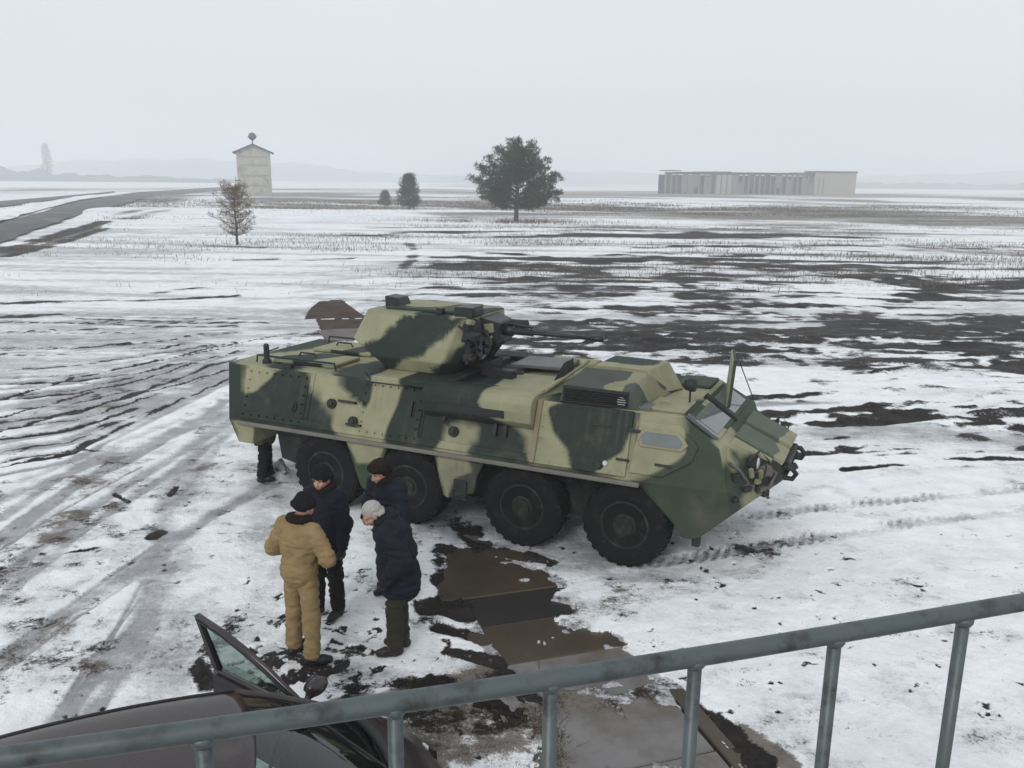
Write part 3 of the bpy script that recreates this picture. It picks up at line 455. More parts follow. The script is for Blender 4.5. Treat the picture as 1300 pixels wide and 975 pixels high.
def cover_fields(X, Y, cell):
    """how much bare mud, packed slush with shade painted under the vehicle, dead grass and swept concrete lies at each point of the field"""
    R = np.hypot(X, Y)
    far = sstep(14, 30, R)
    n_iso = fbm(X, Y, 1.6, 6, 3, cell)
    n_str = fbm(X * 0.20 + 0.06 * Y, Y * 1.5 + 0.12 * X, 2.6, 6, 21, cell * 0.5, 0.78)
    n_far = fbm(X * 0.40, Y * 0.7, 14.0, 6, 41, cell * 0.35, 0.65)
    n1 = n_iso * (1 - 0.75 * far) + n_str * 0.75 * far
    far2 = sstep(60, 160, R)
    n_vfar = fbm(X * 0.30, Y * 0.55, 90.0, 5, 47, cell * 0.3, 0.6)
    n1 = n1 * (1 - 0.8 * far2) + n_far * 0.8 * far2
    n1 = n1 + 0.6 * n_vfar * sstep(150, 300, R)
    fine = fbm(X, Y, 0.35, 4, 77, cell)

    def layer(strokes, base, soft=1.45):
        inv = np.ones(X.shape) * (1 - base)
        wob = 0.35 * fbm(X, Y, 1.1, 4, 90, cell)
        for pts, w, s in strokes:
            px = [p[0] for p in pts]; py = [p[1] for p in pts]
            m = (X > min(px) - w * 1.2) & (X < max(px) + w * 1.2) & (Y > min(py) - w * 1.2) & (Y < max(py) + w * 1.2)
            if not m.any(): continue
            d = pl_dist(X[m], Y[m], pts) / (w / 2) + wob[m] * 0.7
            inv[m] *= 1 - s * sstep(soft, 0.15, d)
        return 1 - inv

    base_mud = 0.05 + 0.16 * sstep(35, 110, R)
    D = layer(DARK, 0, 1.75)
    D = np.maximum(D, base_mud)
    S = layer(SLUSH_SHADE, 0)  # packed slush, plus the painted contact shade under the vehicle
    Gs = layer(GRASS, 0)
    Gs = np.maximum(Gs, 0.57 * sstep(48, 85, R) * sstep(-0.24, -0.04, X / (R + 1e-6)))
    Gs = np.maximum(Gs, 0.22 * sstep(48, 85, R))
    mid = sstep(17, 26, R) * sstep(90, 50, R) * sstep(-14, -2, X + 0.0 * Y)
    D = np.maximum(D, 0.42 * mid)
    calm = 1 - 0.6 * sstep(-3.0, -6.5, X) * sstep(60, 40, R)      # the wheel ruts on the left run on unbroken
    hole = fbm(X * 0.5, Y * 1.4, 0.9, 5, 29, cell * 0.4, 0.8)
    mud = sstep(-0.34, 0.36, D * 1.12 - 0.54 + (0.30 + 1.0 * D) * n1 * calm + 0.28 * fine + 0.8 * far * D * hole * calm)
    # trampled speckle near the men
    sp = fbm(X, Y, 0.17, 4, 55, cell, 0.7)
    tr = sstep(1.1, 0.3, np.hypot((X + 2.35) / 1.0, (Y - 8.2) / 2.4)) * 0.75 + 0.5 * sstep(1, .3, np.hypot((X + 1.2) / 1.6, (Y - 8.0) / 0.9))
    mud = np.maximum(mud, sstep(0.25, 0.7, sp * 0.9 + tr * 0.75 - 0.35) * 0.85)
    speck = sstep(0.35, 0.95, fbm(X + 40, Y, 0.30, 4, 61, cell) + 0.4 * n_iso)
    mud = np.maximum(mud, 0.42 * speck * sstep(40, 20, R) * (0.5 + 0.5 * sstep(1.5, -1.5, X)))
    slush_shade = np.clip(S * (1.0 + 0.5 * n_iso + 0.25 * fine), 0, 1)
    slush_shade = np.maximum(slush_shade, 0.45 * sstep(0.0, 0.9, n_iso + 0.6 * fine) * sstep(30, 14, R))
    slush_shade = np.maximum(slush_shade, 0.78 * sstep(-0.45, 0.6, n_str) * far * (1 - far2 * .5))
    for pts, w in CLEATS:
        d = pl_dist(X, Y, pts)
        m = d < w * 1.3
        pat = (np.sin((X[m] * 0.93 - Y[m] * 0.37) / 0.13 * 6.2832) > -0.1) * sstep(w * 1.3, w * 0.7, d[m])
        brk = sstep(-0.5, 0.3, n_iso[m] + 0.5 * fine[m])
        slush_shade[m] = np.maximum(slush_shade[m] * 0.8, 0.62 * pat * brk + 0.25); mud[m] = np.maximum(mud[m], 0.36 * pat * brk)
    grass = sstep(-0.10, 0.55, Gs - 0.42 + 0.62 * n1 + 0.35 * hole * far + 0.25 * fine)
    bare = np.zeros(X.shape)
    jit = 0.13 * fbm(X, Y, 0.45, 6, 33, cell, 0.68)
    patch = fbm(X + 9, Y * 1.2, 0.8, 5, 35, cell, 0.6)
    for poly in BARE:
        c = np.mean(poly, 0)
        jj = jit * (1.0 if c[1] < 20 else 0.35)
        k = 1 + (1.2 if c[1] < 20 else 0.0) * jj
        q = in_poly(c[0] + (X - c[0]) * k + jj, c[1] + (Y - c[1]) * k - jj, poly)
        if c[1] < 20:      # islands of snow left on the slabs, and a melting rim of grey slush round them
            q &= patch < 0.62
            rim = in_poly(c[0] + (X - c[0]) * 0.88 + 1.6 * jj, c[1] + (Y - c[1]) * 0.88 - 1.6 * jj, poly) & ~q
            slush_shade = np.maximum(slush_shade, 0.85 * rim); mud = np.maximum(mud, rim * (0.25 + 0.35 * fine))
        bare = np.maximum(bare, q.astype(float))
    return mud, slush_shade, grass, bare, n_iso, fine


def ground_height(X, Y, cell, mud, slush_shade, bare, n_iso, fine):
    R = np.hypot(X, Y)
    near = sstep(60, 25, R)
    h = 0.030 + 0.014 * n_iso * near + 0.016 * fine * near
    h = h - 0.022 * mud * near - 0.026 * slush_shade * near
    h = h + 0.035 * mud * near * np.clip(fine, -0.2, 1)
    # gentle swells of the open field
    h = h + sstep(45, 150, R) * 0.35 * fbm(X, Y, 60, 3, 5, cell)
    # churned ridges in the mud on the right
    h = h + 0.10 * mud * sstep(14, 24, R) * np.clip(fbm(X * 0.4, Y, 1.4, 4, 8, cell), -0.3, 1)
    # cleated tread of the two fresh wheel tracks ahead of the vehicle
    for pts, w in CLEATS:
        d = pl_dist(X, Y, pts)
        m = d < w
        ph = (X[m] * 0.93 - Y[m] * 0.37) / 0.13
        h[m] -= (0.010 + 0.007 * (np.sin(ph * 6.2832) > 0.1)) * sstep(w, w * 0.6, d[m])
    h = h + 0.16 * np.exp(-(((X - SNOW_LUMP[0]) / .16) ** 2 + ((Y - SNOW_LUMP[1]) / .14) ** 2)) * (1 + fine)
    h = h * (1 - bare) - 0.07 * bare
    return h



def make_ground():
    fine_a = np.radians(np.arange(-41, 41.001, 0.085))
    coarse_l = np.radians(np.arange(-180, -41, 4.0)); coarse_r = np.radians(np.arange(45, 180, 4.0))
    A = np.r_[coarse_l, fine_a, coarse_r]
    r, rs = 0.6, []
    while r < 3300:
        rs.append(r)
        k = r * r / (CAM_H * 858.0) * 0.95
        r += min(max(0.016 if r > 5 else 0.25, k), 40.0)
    rs.append(3300.0)
    Rr = np.array(rs)
    na, nr = len(A), len(Rr)
    RR, AA = np.meshgrid(Rr, A, indexing='ij')
    X, Y = RR * np.sin(AA), RR * np.cos(AA)
    cell = np.broadcast_to(np.gradient(Rr)[:, None], RR.shape)
    shp = X.shape
    X, Y = X.ravel(), Y.ravel()
    cell = np.maximum(cell.ravel() * 0.7, np.hypot(X, Y) * 0.0015)
    mud, slush_shade, grass, bare, ni, fi = cover_fields(X, Y, cell)
    h = ground_height(X, Y, cell, mud, slush_shade, bare, ni, fi)
    V = np.c_[X, Y, h]
    V = np.vstack([V, [[0, 0, 0.03]]])
    i = np.arange(nr - 1)[:, None] * na; j = np.arange(na)[None, :]
    j2 = (j + 1) % na
    Fq = np.stack([i + j, i + na + j, i + na + j2, i + j2], -1).reshape(-1, 4)
    col = np.c_[mud, slush_shade, grass, bare]
    col = np.vstack([col, [[0, 0, 0, 0]]])
    return np_mesh('ground', V, Fq, MAT_GROUND, smooth=True, col=col, colname='cover')


def ground_material():
    m = bpy.data.materials.new('snow_and_mud'); m.use_nodes = True
    n, l = m.node_tree.nodes, m.node_tree.links
    b = n['Principled BSDF']
    at = n.new('ShaderNodeAttribute'); at.attribute_name = 'cover'
    sep = n.new('ShaderNodeSeparateColor'); l.new(at.outputs['Color'], sep.inputs['Color'])
    geo = n.new('ShaderNodeNewGeometry')

    def noise(scale, det=6, rough=0.6, stretch=None):
        z = n.new('ShaderNodeTexNoise'); z.inputs['Scale'].default_value = scale; z.inputs['Detail'].default_value = det; z.inputs['Roughness'].default_value = rough
        if stretch:
            mp = n.new('ShaderNodeMapping'); mp.inputs['Scale'].default_value = stretch
            l.new(geo.outputs['Position'], mp.inputs['Vector']); l.new(mp.outputs['Vector'], z.inputs['Vector'])
        else:
            l.new(geo.outputs['Position'], z.inputs['Vector'])
        return z.outputs['Fac']

    def mapr(v, a, c, lo=0.0, hi=1.0):
        k = n.new('ShaderNodeMapRange'); k.inputs['From Min'].default_value = a; k.inputs['From Max'].default_value = c
        k.inputs['To Min'].default_value = lo; k.inputs['To Max'].default_value = hi
        l.new(v, k.inputs['Value']); return k.outputs['Result']

    def math2(op, a, c):
        k = n.new('ShaderNodeMath'); k.operation = op
        for s, v in zip(k.inputs, (a, c)):
            if isinstance(v, (int, float)): s.default_value = v
            else: l.new(v, s)
        return k.outputs['Value']

    def mix(f, a, c):
        k = n.new('ShaderNodeMix'); k.data_type = 'RGBA'
        l.new(f, k.inputs['Factor'])
        for s, v in ((k.inputs['A'], a), (k.inputs['B'], c)):
            if isinstance(v, tuple): s.default_value = (*v, 1)
            else: l.new(v, s)
        return k.outputs['Result']

    nf = noise(14, 8, 0.7); nm = noise(2.2, 6, 0.6); nc = noise(45, 4, 0.6); nb = noise(3.2, 7, 0.7, (0.45, 1.0, 1.0))
    snow = mix(mapr(math2('ADD', math2('MULTIPLY', nm, 0.6), math2('MULTIPLY', nf, 0.4)), 0.30, 0.62), (0.70, 0.72, 0.745), (0.90, 0.915, 0.93))
    nl = noise(0.9, 10, 0.72, (0.35, 1.3, 1.0))
    mudc = mix(mapr(math2('ADD', math2('MULTIPLY', nf, 0.4), math2('MULTIPLY', nl, 0.6)), 0.36, 0.62), (0.005, 0.0045, 0.0045), (0.038, 0.032, 0.029))
    slushc = mix(mapr(nm, 0.3, 0.7), (0.20, 0.202, 0.212), (0.38, 0.385, 0.40))
    grassc = mix(mapr(nf, 0.3, 0.7), (0.060, 0.048, 0.037), (0.20, 0.168, 0.132))
    jit = math2('ADD', math2('MULTIPLY', math2('SUBTRACT', nf, 0.5), 1.5), math2('MULTIPLY', math2('SUBTRACT', nb, 0.5), 1.4))
    jit2 = math2('MULTIPLY', math2('SUBTRACT', nc, 0.5), 0.9)
    nl0 = noise(0.8, 10, 0.75, (0.30, 1.5, 1.0))
    j = math2('ADD', math2('ADD', jit, jit2), math2('MULTIPLY', math2('SUBTRACT', nl0, 0.5), 1.3))
    mud = mapr(math2('ADD', sep.outputs['Red'], j), 0.34, 0.72)
    slu = mapr(math2('ADD', sep.outputs['Green'], math2('MULTIPLY', j, 0.8)), 0.15, 0.95, 0.0, 0.95)
    gra = mapr(math2('ADD', sep.outputs['Blue'], j), 0.30, 0.75, 0.0, 0.92)
    c = mix(slu, snow, slushc)  # this grey also colours the painted shade below the vehicle
    c = mix(gra, c, grassc)
    c = mix(mud, c, mudc)
    c = mix(mapr(at.outputs['Alpha'], 0.4, 0.6), c, (0.05, 0.042, 0.035))
    l.new(c, b.inputs['Base Color'])
    rg = mapr(slu, 0, 1, 0.75, 0.42)
    l.new(rg, b.inputs['Roughness'])
    l.new(mapr(mud, 0, 1, 0.25, 0.06), b.inputs['Specular IOR Level'])
    bp = n.new('ShaderNodeBump'); bp.inputs['Strength'].default_value = 0.7; bp.inputs['Distance'].default_value = 0.03
    l.new(math2('ADD', nf, math2('MULTIPLY', nc, 0.4)), bp.inputs['Height'])
    l.new(bp.outputs['Normal'], b.inputs['Normal'])
    return m


MAT_GROUND = ground_material()
ground = make_ground()
tag(ground, kind='structure')

# ------------------------------------------------------------------ concrete path, road, hills
MAT_CONC_BROWN = M('wet_brown_concrete', (0.060, 0.045, 0.031), 0.30, 0.35, 3, 0.004, dirt=(0.045, 0.036, 0.027), dirt_amt=0.55, dirt_scale=2.5)
MAT_CONC_DARK = M('soaked_dark_concrete', (0.028, 0.025, 0.025), 0.3, 0.3, 4, 0.004, dirt=(0.03, 0.025, 0.02), dirt_amt=0.4)
MAT_CONC_GREY = M('icy_grey_concrete', (0.165, 0.157, 0.155), 0.22, 0.25, 2.5, 0.003, dirt=(0.11, 0.095, 0.08), dirt_amt=0.6, dirt_scale=1.6)

MAT_CONC_DULL = M('dull_pinkish_concrete', (0.17, 0.15, 0.15), 0.95, 0.25, 1.5, 0.003, dirt=(0.08, 0.065, 0.06), dirt_amt=0.4, dirt_scale=1.2, spec=0.05)
MAT_CONC_RUST = M('muddy_brown_concrete', (0.075, 0.056, 0.044), 0.95, 0.3, 1.5, 0.003, dirt=(0.035, 0.028, 0.024), dirt_amt=0.4, dirt_scale=1.2, spec=0.05)


def slab_obj(corners, z, mat, name='concrete_slab', parent=None, th=0.16):
    b = MB()
    c = np.mean(corners, 0)
    b.hexa([(x, y, z - th) for x, y in corners] + [(x, y, z) for x, y in corners])
    return b.build(name, mat, parent, bevel=0.012)


def make_path():
    p = empty('concrete_path', (0.1, 8.8, 0))
    tag(p, 'line of wet concrete slabs showing through the snow in front of and behind the vehicle', kind='structure')
    org = Vector((0.1, 8.8)); d = Vector((-0.303, 0.953)); r = Vector((0.953, 0.303))
    def at(s, w): return d * s + r * w
    #  s along the path from its origin, half widths left/right, height, material
    spec = [(-5.2, -2.62, -0.70, 0.98, 0.006, MAT_CONC_GREY), (-2.60, -0.78, -0.70, 0.98, 0.0, MAT_CONC_GREY),
            (-0.76, 0.02, -0.64, 1.25, -0.006, MAT_CONC_BROWN), (0.04, 0.72, -0.68, 1.25, -0.014, MAT_CONC_DARK),
            (0.74, 2.3, -0.72, 1.25, 0.002, MAT_CONC_BROWN), (2.32, 4.2, -0.7, 1.2, -0.02, MAT_CONC_GREY),
            (17.0, 20.4, -0.95, 1.35, -0.012, MAT_CONC_DULL), (20.42, 27.2, -1.5, 1.6, -0.012, MAT_CONC_RUST)]
    for s0, s1, w0, w1, z, mat in spec:
        pts = [at(s0, w0), at(s0, w1), at(s1, w1), at(s1, w0)]
        slab_obj([(q.x, q.y) for q in pts], z, mat, parent=p)
    # kerb strip along the near slabs' right edge
    for s0, s1 in ((-5.2, -3.4), (-3.38, -1.6)):
        pts = [at(s0, 1.0), at(s0, 1.16), at(s1, 1.16), at(s1, 1.0)]
        slab_obj([(q.x, q.y) for q in pts], 0.022, MAT_CONC_BROWN, 'kerb_stone', p)


make_path()

MAT_ROAD = M('grey_asphalt', (0.085, 0.083, 0.082), 0.75, 0.25, 0.4, 0.01, dirt=(0.22, 0.215, 0.21), dirt_amt=0.35, dirt_scale=0.25)
MAT_ROADSNOW = M('roadside_snow', (0.85, 0.865, 0.88), 0.8, 0.06, 0.5, dirt=(0.4, 0.39, 0.38), dirt_amt=0.3, dirt_scale=0.4)


def ribbon(name, left, right, z, mat, n=60):
    def lerp(P, t):
        t *= len(P) - 1; i = min(int(t), len(P) - 2); k = t - i
        return Vector(P[i]).lerp(Vector(P[i + 1]), k)
    vs, fs = [], []
    for i in range(n + 1):
        a, b = lerp(left, i / n), lerp(right, i / n)
        for q in range(5):
            p = a.lerp(b, q / 4)
            e = 0.25 if q in (0, 4) else 0.0
            jx = RNG.normal() * 0.18 if q in (0, 4) else 0
            vs.append((p.x + jx, p.y + jx, z - e))
    for i in range(n):
        for q in range(4):
            fs.append((i * 5 + q, i * 5 + q + 1, (i + 1) * 5 + q + 1, (i + 1) * 5 + q))
    return tag(mesh_obj(name, vs, fs, mat, smooth=True), kind='structure')


ribbon('road', [(-38, 30), (-52, 88), (-85, 171), (-118, 275), (-150, 430)], [(-27, 30), (-34.5, 56), (-55, 110), (-86, 205), (-131, 430)], 0.42, MAT_ROAD)
ribbon('road_verge', [(-47, 30), (-61, 96), (-93, 182), (-120, 277), (-150, 430)], [(-38, 30), (-52.3, 88), (-85.3, 171), (-117.5, 275), (-149, 430)], 0.62, MAT_ROADSNOW)
ribbon('side_track', [(-75, 60), (-93, 150), (-110, 215), (-128, 280)], [(-64, 60), (-80, 135), (-101, 200), (-126, 278)], 0.40, MAT_ROAD)

MAT_HILL = M('distant_wooded_hill', (0.055, 0.065, 0.06), 0.9, 0.35, 0.01)


def ridge(name, pts, depth, mat=MAT_HILL, label=None, seed=0, kind='structure', rag=0.0):
    """a long hill: pts are (x, y, height) along its crest"""
    vs, fs = [], []
    n = 90; prof = [(-1.0, 0.0), (-0.6, 0.45), (-0.25, 0.9), (0.0, 1.0), (0.4, 0.8), (1.0, 0.0)]
    P = np.array(pts, float)
    for i in range(n + 1):
        t = i / n * (len(P) - 1); k = min(int(t), len(P) - 2); f = t - k
        x, y, h = P[k] * (1 - f) + P[k + 1] * f
        h *= 1 + 0.05 * math.sin(i * 0.9 + seed) + rag * (RNG.random() - 0.5)
        d = math.hypot(x, y)
        for u, hh in prof:
            vs.append((x + x / d * u * depth, y + y / d * u * depth, -0.5 + max(0.0, h) * hh))
    m = len(prof)
    for i in range(n):
        for q in range(m - 1):
            fs.append((i * m + q, (i + 1) * m + q, (i + 1) * m + q + 1, i * m + q + 1))
    return tag(mesh_obj(name, vs, fs, mat, smooth=True), label, kind=kind)


ridge('hill', [(-1150, 1750, 8), (-880, 1800, 38), (-640, 1850, 44), (-420, 1850, 36), (-330, 1870, 22), (-150, 1900, 16), (0, 1900, 14)], 160, seed=1)
ridge('hill', [(-80, 2100, 18), (120, 2100, 30), (400, 2050, 28), (700, 2000, 22), (900, 2000, 28), (1150, 1900, 40), (1350, 1850, 30), (1500, 1800, 14)], 160, seed=4)
ridge('far_wood', [(-900, 720, 14), (-650, 800, 17), (-520, 860, 15), (-440, 930, 7), (-300, 1000, 4)], 40, seed=2, rag=0.5, kind='stuff', label='dark strip of distant woodland on the left skyline')
ridge('far_wood', [(330, 1250, 5), (520, 1250, 8), (750, 1180, 9), (950, 1100, 9), (1100, 1000, 9)], 40, seed=3, rag=0.5, kind='stuff', label='low dark strip of distant woodland right of the ruined block')

# ------------------------------------------------------------------ pale brick tower with a gable roof
MAT_BRICK = M('pale_lime_brick', (0.40, 0.385, 0.34), 0.85, 0.14, 1.2, dirt=(0.25, 0.235, 0.20), dirt_amt=0.45, dirt_scale=0.5)
MAT_BAND = M('stained_brick_band', (0.30, 0.285, 0.25), 0.85, 0.15, 1.0)
MAT_DARKROOF = M('weathered_roof_sheet', (0.085, 0.08, 0.08), 0.8, 0.2, 1.0)
MAT_STEELDARK = M('dark_steel', (0.05, 0.052, 0.055), 0.55, 0.2, 4.0)
MAT_PANE = M('dark_window_pane', (0.03, 0.035, 0.04), 0.15, 0.1, 2.0, spec=0.6)


def make_tower():
    t = empty('brick_tower', (-69.6, 237.0, 0.0), math.radians(14), 'tall pale brick tower with gable roof and round siren on its mast', 'tower')
    hw, hd, H = 4.15, 3.9, 11.7
    b = MB()
    b.prism([(-hw, -0.5), (hw, -0.5), (hw, H), (0, H + 1.65), (-hw, H)], 'y', -hd, hd)
    b.build('wall', MAT_BRICK, t)
    for z in (3.0, 5.6, 8.2, 10.4):
        b = MB(); b.box((0, -hd - 0.03, z), (2 * hw - 0.9, 0.10, 0.42)); b.build('brick_band', MAT_BAND, t)
    for s in (-1, 1):
        b = MB()
        b.box((s * hw * 0.96, -hd - 0.04, H / 2), (0.55, 0.14, H))
        b.build('corner_pier', MAT_BRICK, t)
    b = MB()
    for s in (-1, 1):
        p0, p1 = Vector((0, 0, H + 1.9)), Vector((s * (hw + 1.0), 0, H - 0.35))
        n = Vector((-(p1 - p0).z, 0, (p1 - p0).x)).normalized() * 0.17 * s
        q = [p0 - n, p1 - n, p1 + n, p0 + n]
        b.prism([(v.x, v.z) for v in q], 'y', -hd - 0.8, hd + 0.8)
    b.build('roof', MAT_DARKROOF, t)
    b = MB(); b.tube([(0, -hd + 0.6, H + 1.6), (0, -hd + 0.6, H + 3.3)], 0.16, 8)
    m = b.build('mast', MAT_STEELDARK, t)
    b = MB()
    b.lathe([(0.02, 2.9), (0.45, 3.0), (0.85, 3.35), (0.98, 3.8), (0.9, 4.3), (0.6, 4.7), (0.05, 4.85)], (0, -hd + 0.6, H), n=14)
    b.tube([(-1.1, -hd + 0.6, H + 3.8), (1.1, -hd + 0.6, H + 3.8)], 0.22, 8)
    b.build('siren', MAT_STEELDARK, m, smooth=True)
    b = MB(); b.box((hw - 0.0, 0.5, 4.0), (0.12, 1.4, 1.8)); b.build('window', MAT_PANE, t)
    b = MB(); b.box((-hw - 0.6, -hd - 0.6, 2.4), (0.16, 0.16, 5.8)); b.box((-hw + 0.0, -hd - 0.6, 4.3), (1.5, 0.12, 0.3)); b.build('wire_bracket', MAT_STEELDARK, t)


make_tower()

# ------------------------------------------------------------------ long ruined block on the horizon
MAT_PANEL = M('old_concrete_panel', (0.21, 0.195, 0.17), 0.9, 0.25, 0.25, dirt=(0.16, 0.15, 0.14), dirt_amt=0.5, dirt_scale=0.3)
MAT_PANEL2 = M('pale_rendered_end_wall', (0.36, 0.33, 0.275), 0.9, 0.10, 0.2, dirt=(0.36, 0.33, 0.28), dirt_amt=0.3, dirt_scale=0.2)
MAT_VOID = M('dark_rough_block_wall', (0.045, 0.045, 0.047), 0.95, 0.3, 0.3)


def make_barn():
    ang = math.atan2(414.7 - 398.8, 160.6 - 68.0)
    L = 94.0
    t = empty('ruined_block', (68.0, 398.8, 0.0), ang, 'long roofless concrete farm building with open bays on the horizon', 'building')
    rnd = random.Random(3)
    H = 9.6
    b = MB(); b.box((36.5, 9.0, H / 2 - 0.6), (72.5, 0.5, H - 1.0)); b.build('back_wall', MAT_VOID, t)
    x, nb = 0.4, 27
    bay = 72.0 / nb
    for i in range(nb + 1):
        hh = H - 0.4 + rnd.uniform(-0.5, 0.35)
        bb = MB(); bb.box((0.4 + i * bay, 0, hh / 2 - 0.3), (rnd.uniform(0.35, 0.9), 0.7, hh)); bb.build('pillar', MAT_PANEL, t)
    for i in range(nb):
        cx = 0.4 + (i + 0.5) * bay
        k = rnd.random()
        solid = 9 <= i <= 12
        if solid:
            bb = MB(); bb.box((cx, 0.1, H / 2 - 0.5), (bay - 0.64, 0.35, H - 0.6)); bb.build('wall_panel', MAT_PANEL2 if i in (10, 11, 9) else MAT_PANEL, t)
        elif k < 0.93:
            hh = rnd.uniform(4.5, 8.8)
            z0 = 0 if rnd.random() < 0.75 else H - hh - 0.8
            bb = MB(); bb.box((cx, 0.12, z0 + hh / 2), (bay - 0.66, 0.3, hh)); bb.build('wall_panel', MAT_PANEL if k < 0.45 else MAT_VOID, t)
    bb = MB(); bb.box((36.4, 0.05, H - 0.45), (72.6, 0.9, 0.9)); bb.build('lintel', MAT_VOID, t)
    for i in range(9):
        h2 = H + rnd.uniform(-0.2, 0.7)
        bb = MB(); bb.box((4 + i * 8.0, 4.6, h2), (7.6, 8.6, 0.35)); bb.build('roof_slab', MAT_VOID, t)
    bb = MB(); bb.box((83.4, 4.6, H / 2 + 0.2), (20.8, 9.6, H + 0.8)); bb.build('end_wall', MAT_PANEL2, t)
    bb = MB(); bb.box((83.4, 4.6, H + 0.95), (21.6, 10.4, 0.7)); bb.build('roof', MAT_DARKROOF, t)
    for xx in (75.0, 77.4):
        bb = MB(); bb.box((xx, -0.28, 4.3), (0.5, 0.25, 7.4)); bb.build('downpipe', MAT_PANEL, t)


make_barn()

# ------------------------------------------------------------------ pipe railing on the viewing platform
MAT_RAIL = M('grey_green_enamel', (0.080, 0.099, 0.103), 0.45, 0.22, 14, 0.0012, dirt=(0.028, 0.024, 0.022), dirt_amt=0.34, dirt_scale=13, spec=0.5, bscale=70)
MAT_RAIL.node_tree.nodes['Principled BSDF'].inputs['Metallic'].default_value = 0.25
MAT_DECK = M('platform_concrete', (0.30, 0.29, 0.28), 0.8, 0.2, 3, 0.004)


def make_railing():
    a, bq = Vector((-0.727, 1.068, 4.04)), Vector((1.029, 1.576, 4.04))
    d = (bq - a).normalized()
    o = empty('pipe_railing', (0.15, 1.32, 3.09), 0, 'grey painted pipe railing with round balusters crossing the foreground', 'railing')
    base = Vector(o.location)
    def L(v): return tuple(Vector(v) - base)
    p0, p1 = a - d * 1.1, bq + d * 1.3
    b = MB()
    n = 60
    pts = []
    for i in range(n + 1):
        p = p0.lerp(p1, i / n)
        t = (p - a).dot(d) / (bq - a).length
        p = p + Vector((0, 0, -0.010 * math.sin(math.pi * min(1, max(0, t)))))     # the old pipe sags a little
        pts.append(L(p))
    b.tube(pts, 0.0175, 20)
    b.build('top_rail', MAT_RAIL, o, smooth=True)
    b = MB(); b.tube([L(p0 - Vector((0, 0, 0.82))), L(p1 - Vector((0, 0, 0.82)))], 0.013, 14)
    b.build('bottom_rail', MAT_RAIL, o, smooth=True)
    xs = [-0.744, -0.464, -0.183, 0.071, 0.331, 0.609, 0.891, 1.17, 1.45]
    for x in xs:
        k = (x - a.x) / d.x
        p = a + d * k
        b = MB(); b.tube([L((p.x, p.y, 3.09)), L((p.x, p.y, 4.03))], 0.0128, 16)
        b.lathe([(0.0138, -0.02), (0.019, -0.012), (0.019, -0.004), (0.0138, 0.0)], L((p.x, p.y, 4.03)), n=14)   # weld bead
        b.build('baluster', MAT_RAIL, o, smooth=True)
    dk = empty('viewing_platform', (0, 0, 0))
    tag(dk, kind='structure')
    nrm = Vector((d.y, -d.x, 0))
    q = [p0 - nrm * 0.05, p1 - nrm * 0.05, p1 + nrm * 2.0, p0 + nrm * 2.0]
    b = MB(); b.hexa([(v.x, v.y, 2.93) for v in q] + [(v.x, v.y, 3.09) for v in q])
    b.build('deck', MAT_DECK, dk, bevel=0.01)
    for v in (p0, p1):
        for w in (0.15, 1.8):
            c = v + nrm * w + (d if v is p0 else -d) * 0.2
            b = MB(); b.box((c.x, c.y, 1.46), (0.16, 0.16, 2.93)); b.build('post', MAT_DECK, dk)


make_railing()
CAMO_TAN = [[(-6.38, 2.11),(-5.72, 2.13),(-5.7, 2.03),(-5.84, 1.86),(-6.05, 1.66),(-6.3, 1.59)], [(-5.15, 2.22),(-4.67, 2.26),(-4.55, 1.92),(-4.24, 1.73),(-4.03, 1.63),(-3.98, 1.71),(-3.98, 1.93),(-3.94, 2.16),(-3.49, 2.2),(-3.48, 2.0),(-3.51, 1.71),(-3.62, 1.43),(-3.64, 1.15),(-3.77, 0.85),(-4.15, 0.79),(-4.28, 1.05),(-4.42, 1.21),(-4.56, 1.35),(-4.63, 1.48),(-4.88, 1.67),(-5.08, 1.8)], [(-2.63, 1.55),(-2.21, 1.62),(-2.23, 1.4),(-2.29, 1.24),(-2.25, 0.97),(-2.52, 0.84),(-2.67, 0.44),(-2.79, 1.17),(-2.76, 1.27),(-2.71, 1.38)], [(-2.13, 1.97),(-2.07, 2.23),(-1.38, 2.4),(-0.92, 2.34),(-0.9, 2.1),(-1.22, 1.97),(-1.22, 1.9),(-1.09, 1.64),(-0.86, 1.45),(-0.75, 1.22),(-1.33, 1.22),(-1.47, 1.49),(-1.65, 1.65),(-1.84, 1.77),(-2.05, 1.87)], [(0.01, 2.25),(0.36, 2.23),(0.5, 2.11),(0.62, 1.94),(0.61, 1.75),(0.66, 1.64),(0.58, 1.53),(0.16, 1.27),(-0.09, 1.18),(-0.47, 1.24),(-0.35, 1.37),(-0.14, 1.52),(-0.09, 1.71),(0.01, 1.96)], [(-6.4, 1.2),(-6.0, 1.13),(-6.03, 0.77),(-6.38, 0.72)]]
CAMO_GREEN = [[(0.16, 1.27),(0.58, 1.53),(0.66, 1.64),(0.61, 1.75),(0.68, 2.04),(1.89, 2.09),(2.05, 0.66),(0.46, 0.34)], [(-4.27, 1.2),(-3.51, 1.17),(-3.76, 0.25),(-4.11, 0.19)], [(-2.26, 1.24),(-1.76, 1.31),(-1.73, 0.6),(-2.33, 0.49)]]
TURRET_TAN = [[(-4.59, 3.04),(-3.73, 3.04),(-3.74, 2.94),(-3.9, 2.78),(-4.11, 2.57),(-4.35, 2.5),(-4.47, 2.31),(-4.68, 2.5)], [(-2.99, 2.71),(-2.81, 2.91),(-2.6, 3.01),(-2.6, 2.67),(-2.83, 2.53),(-2.96, 2.32),(-3.22, 2.2),(-3.27, 1.91),(-3.93, 1.84),(-3.84, 2.09),(-3.7, 2.29),(-3.35, 2.38),(-3.16, 2.58)]]

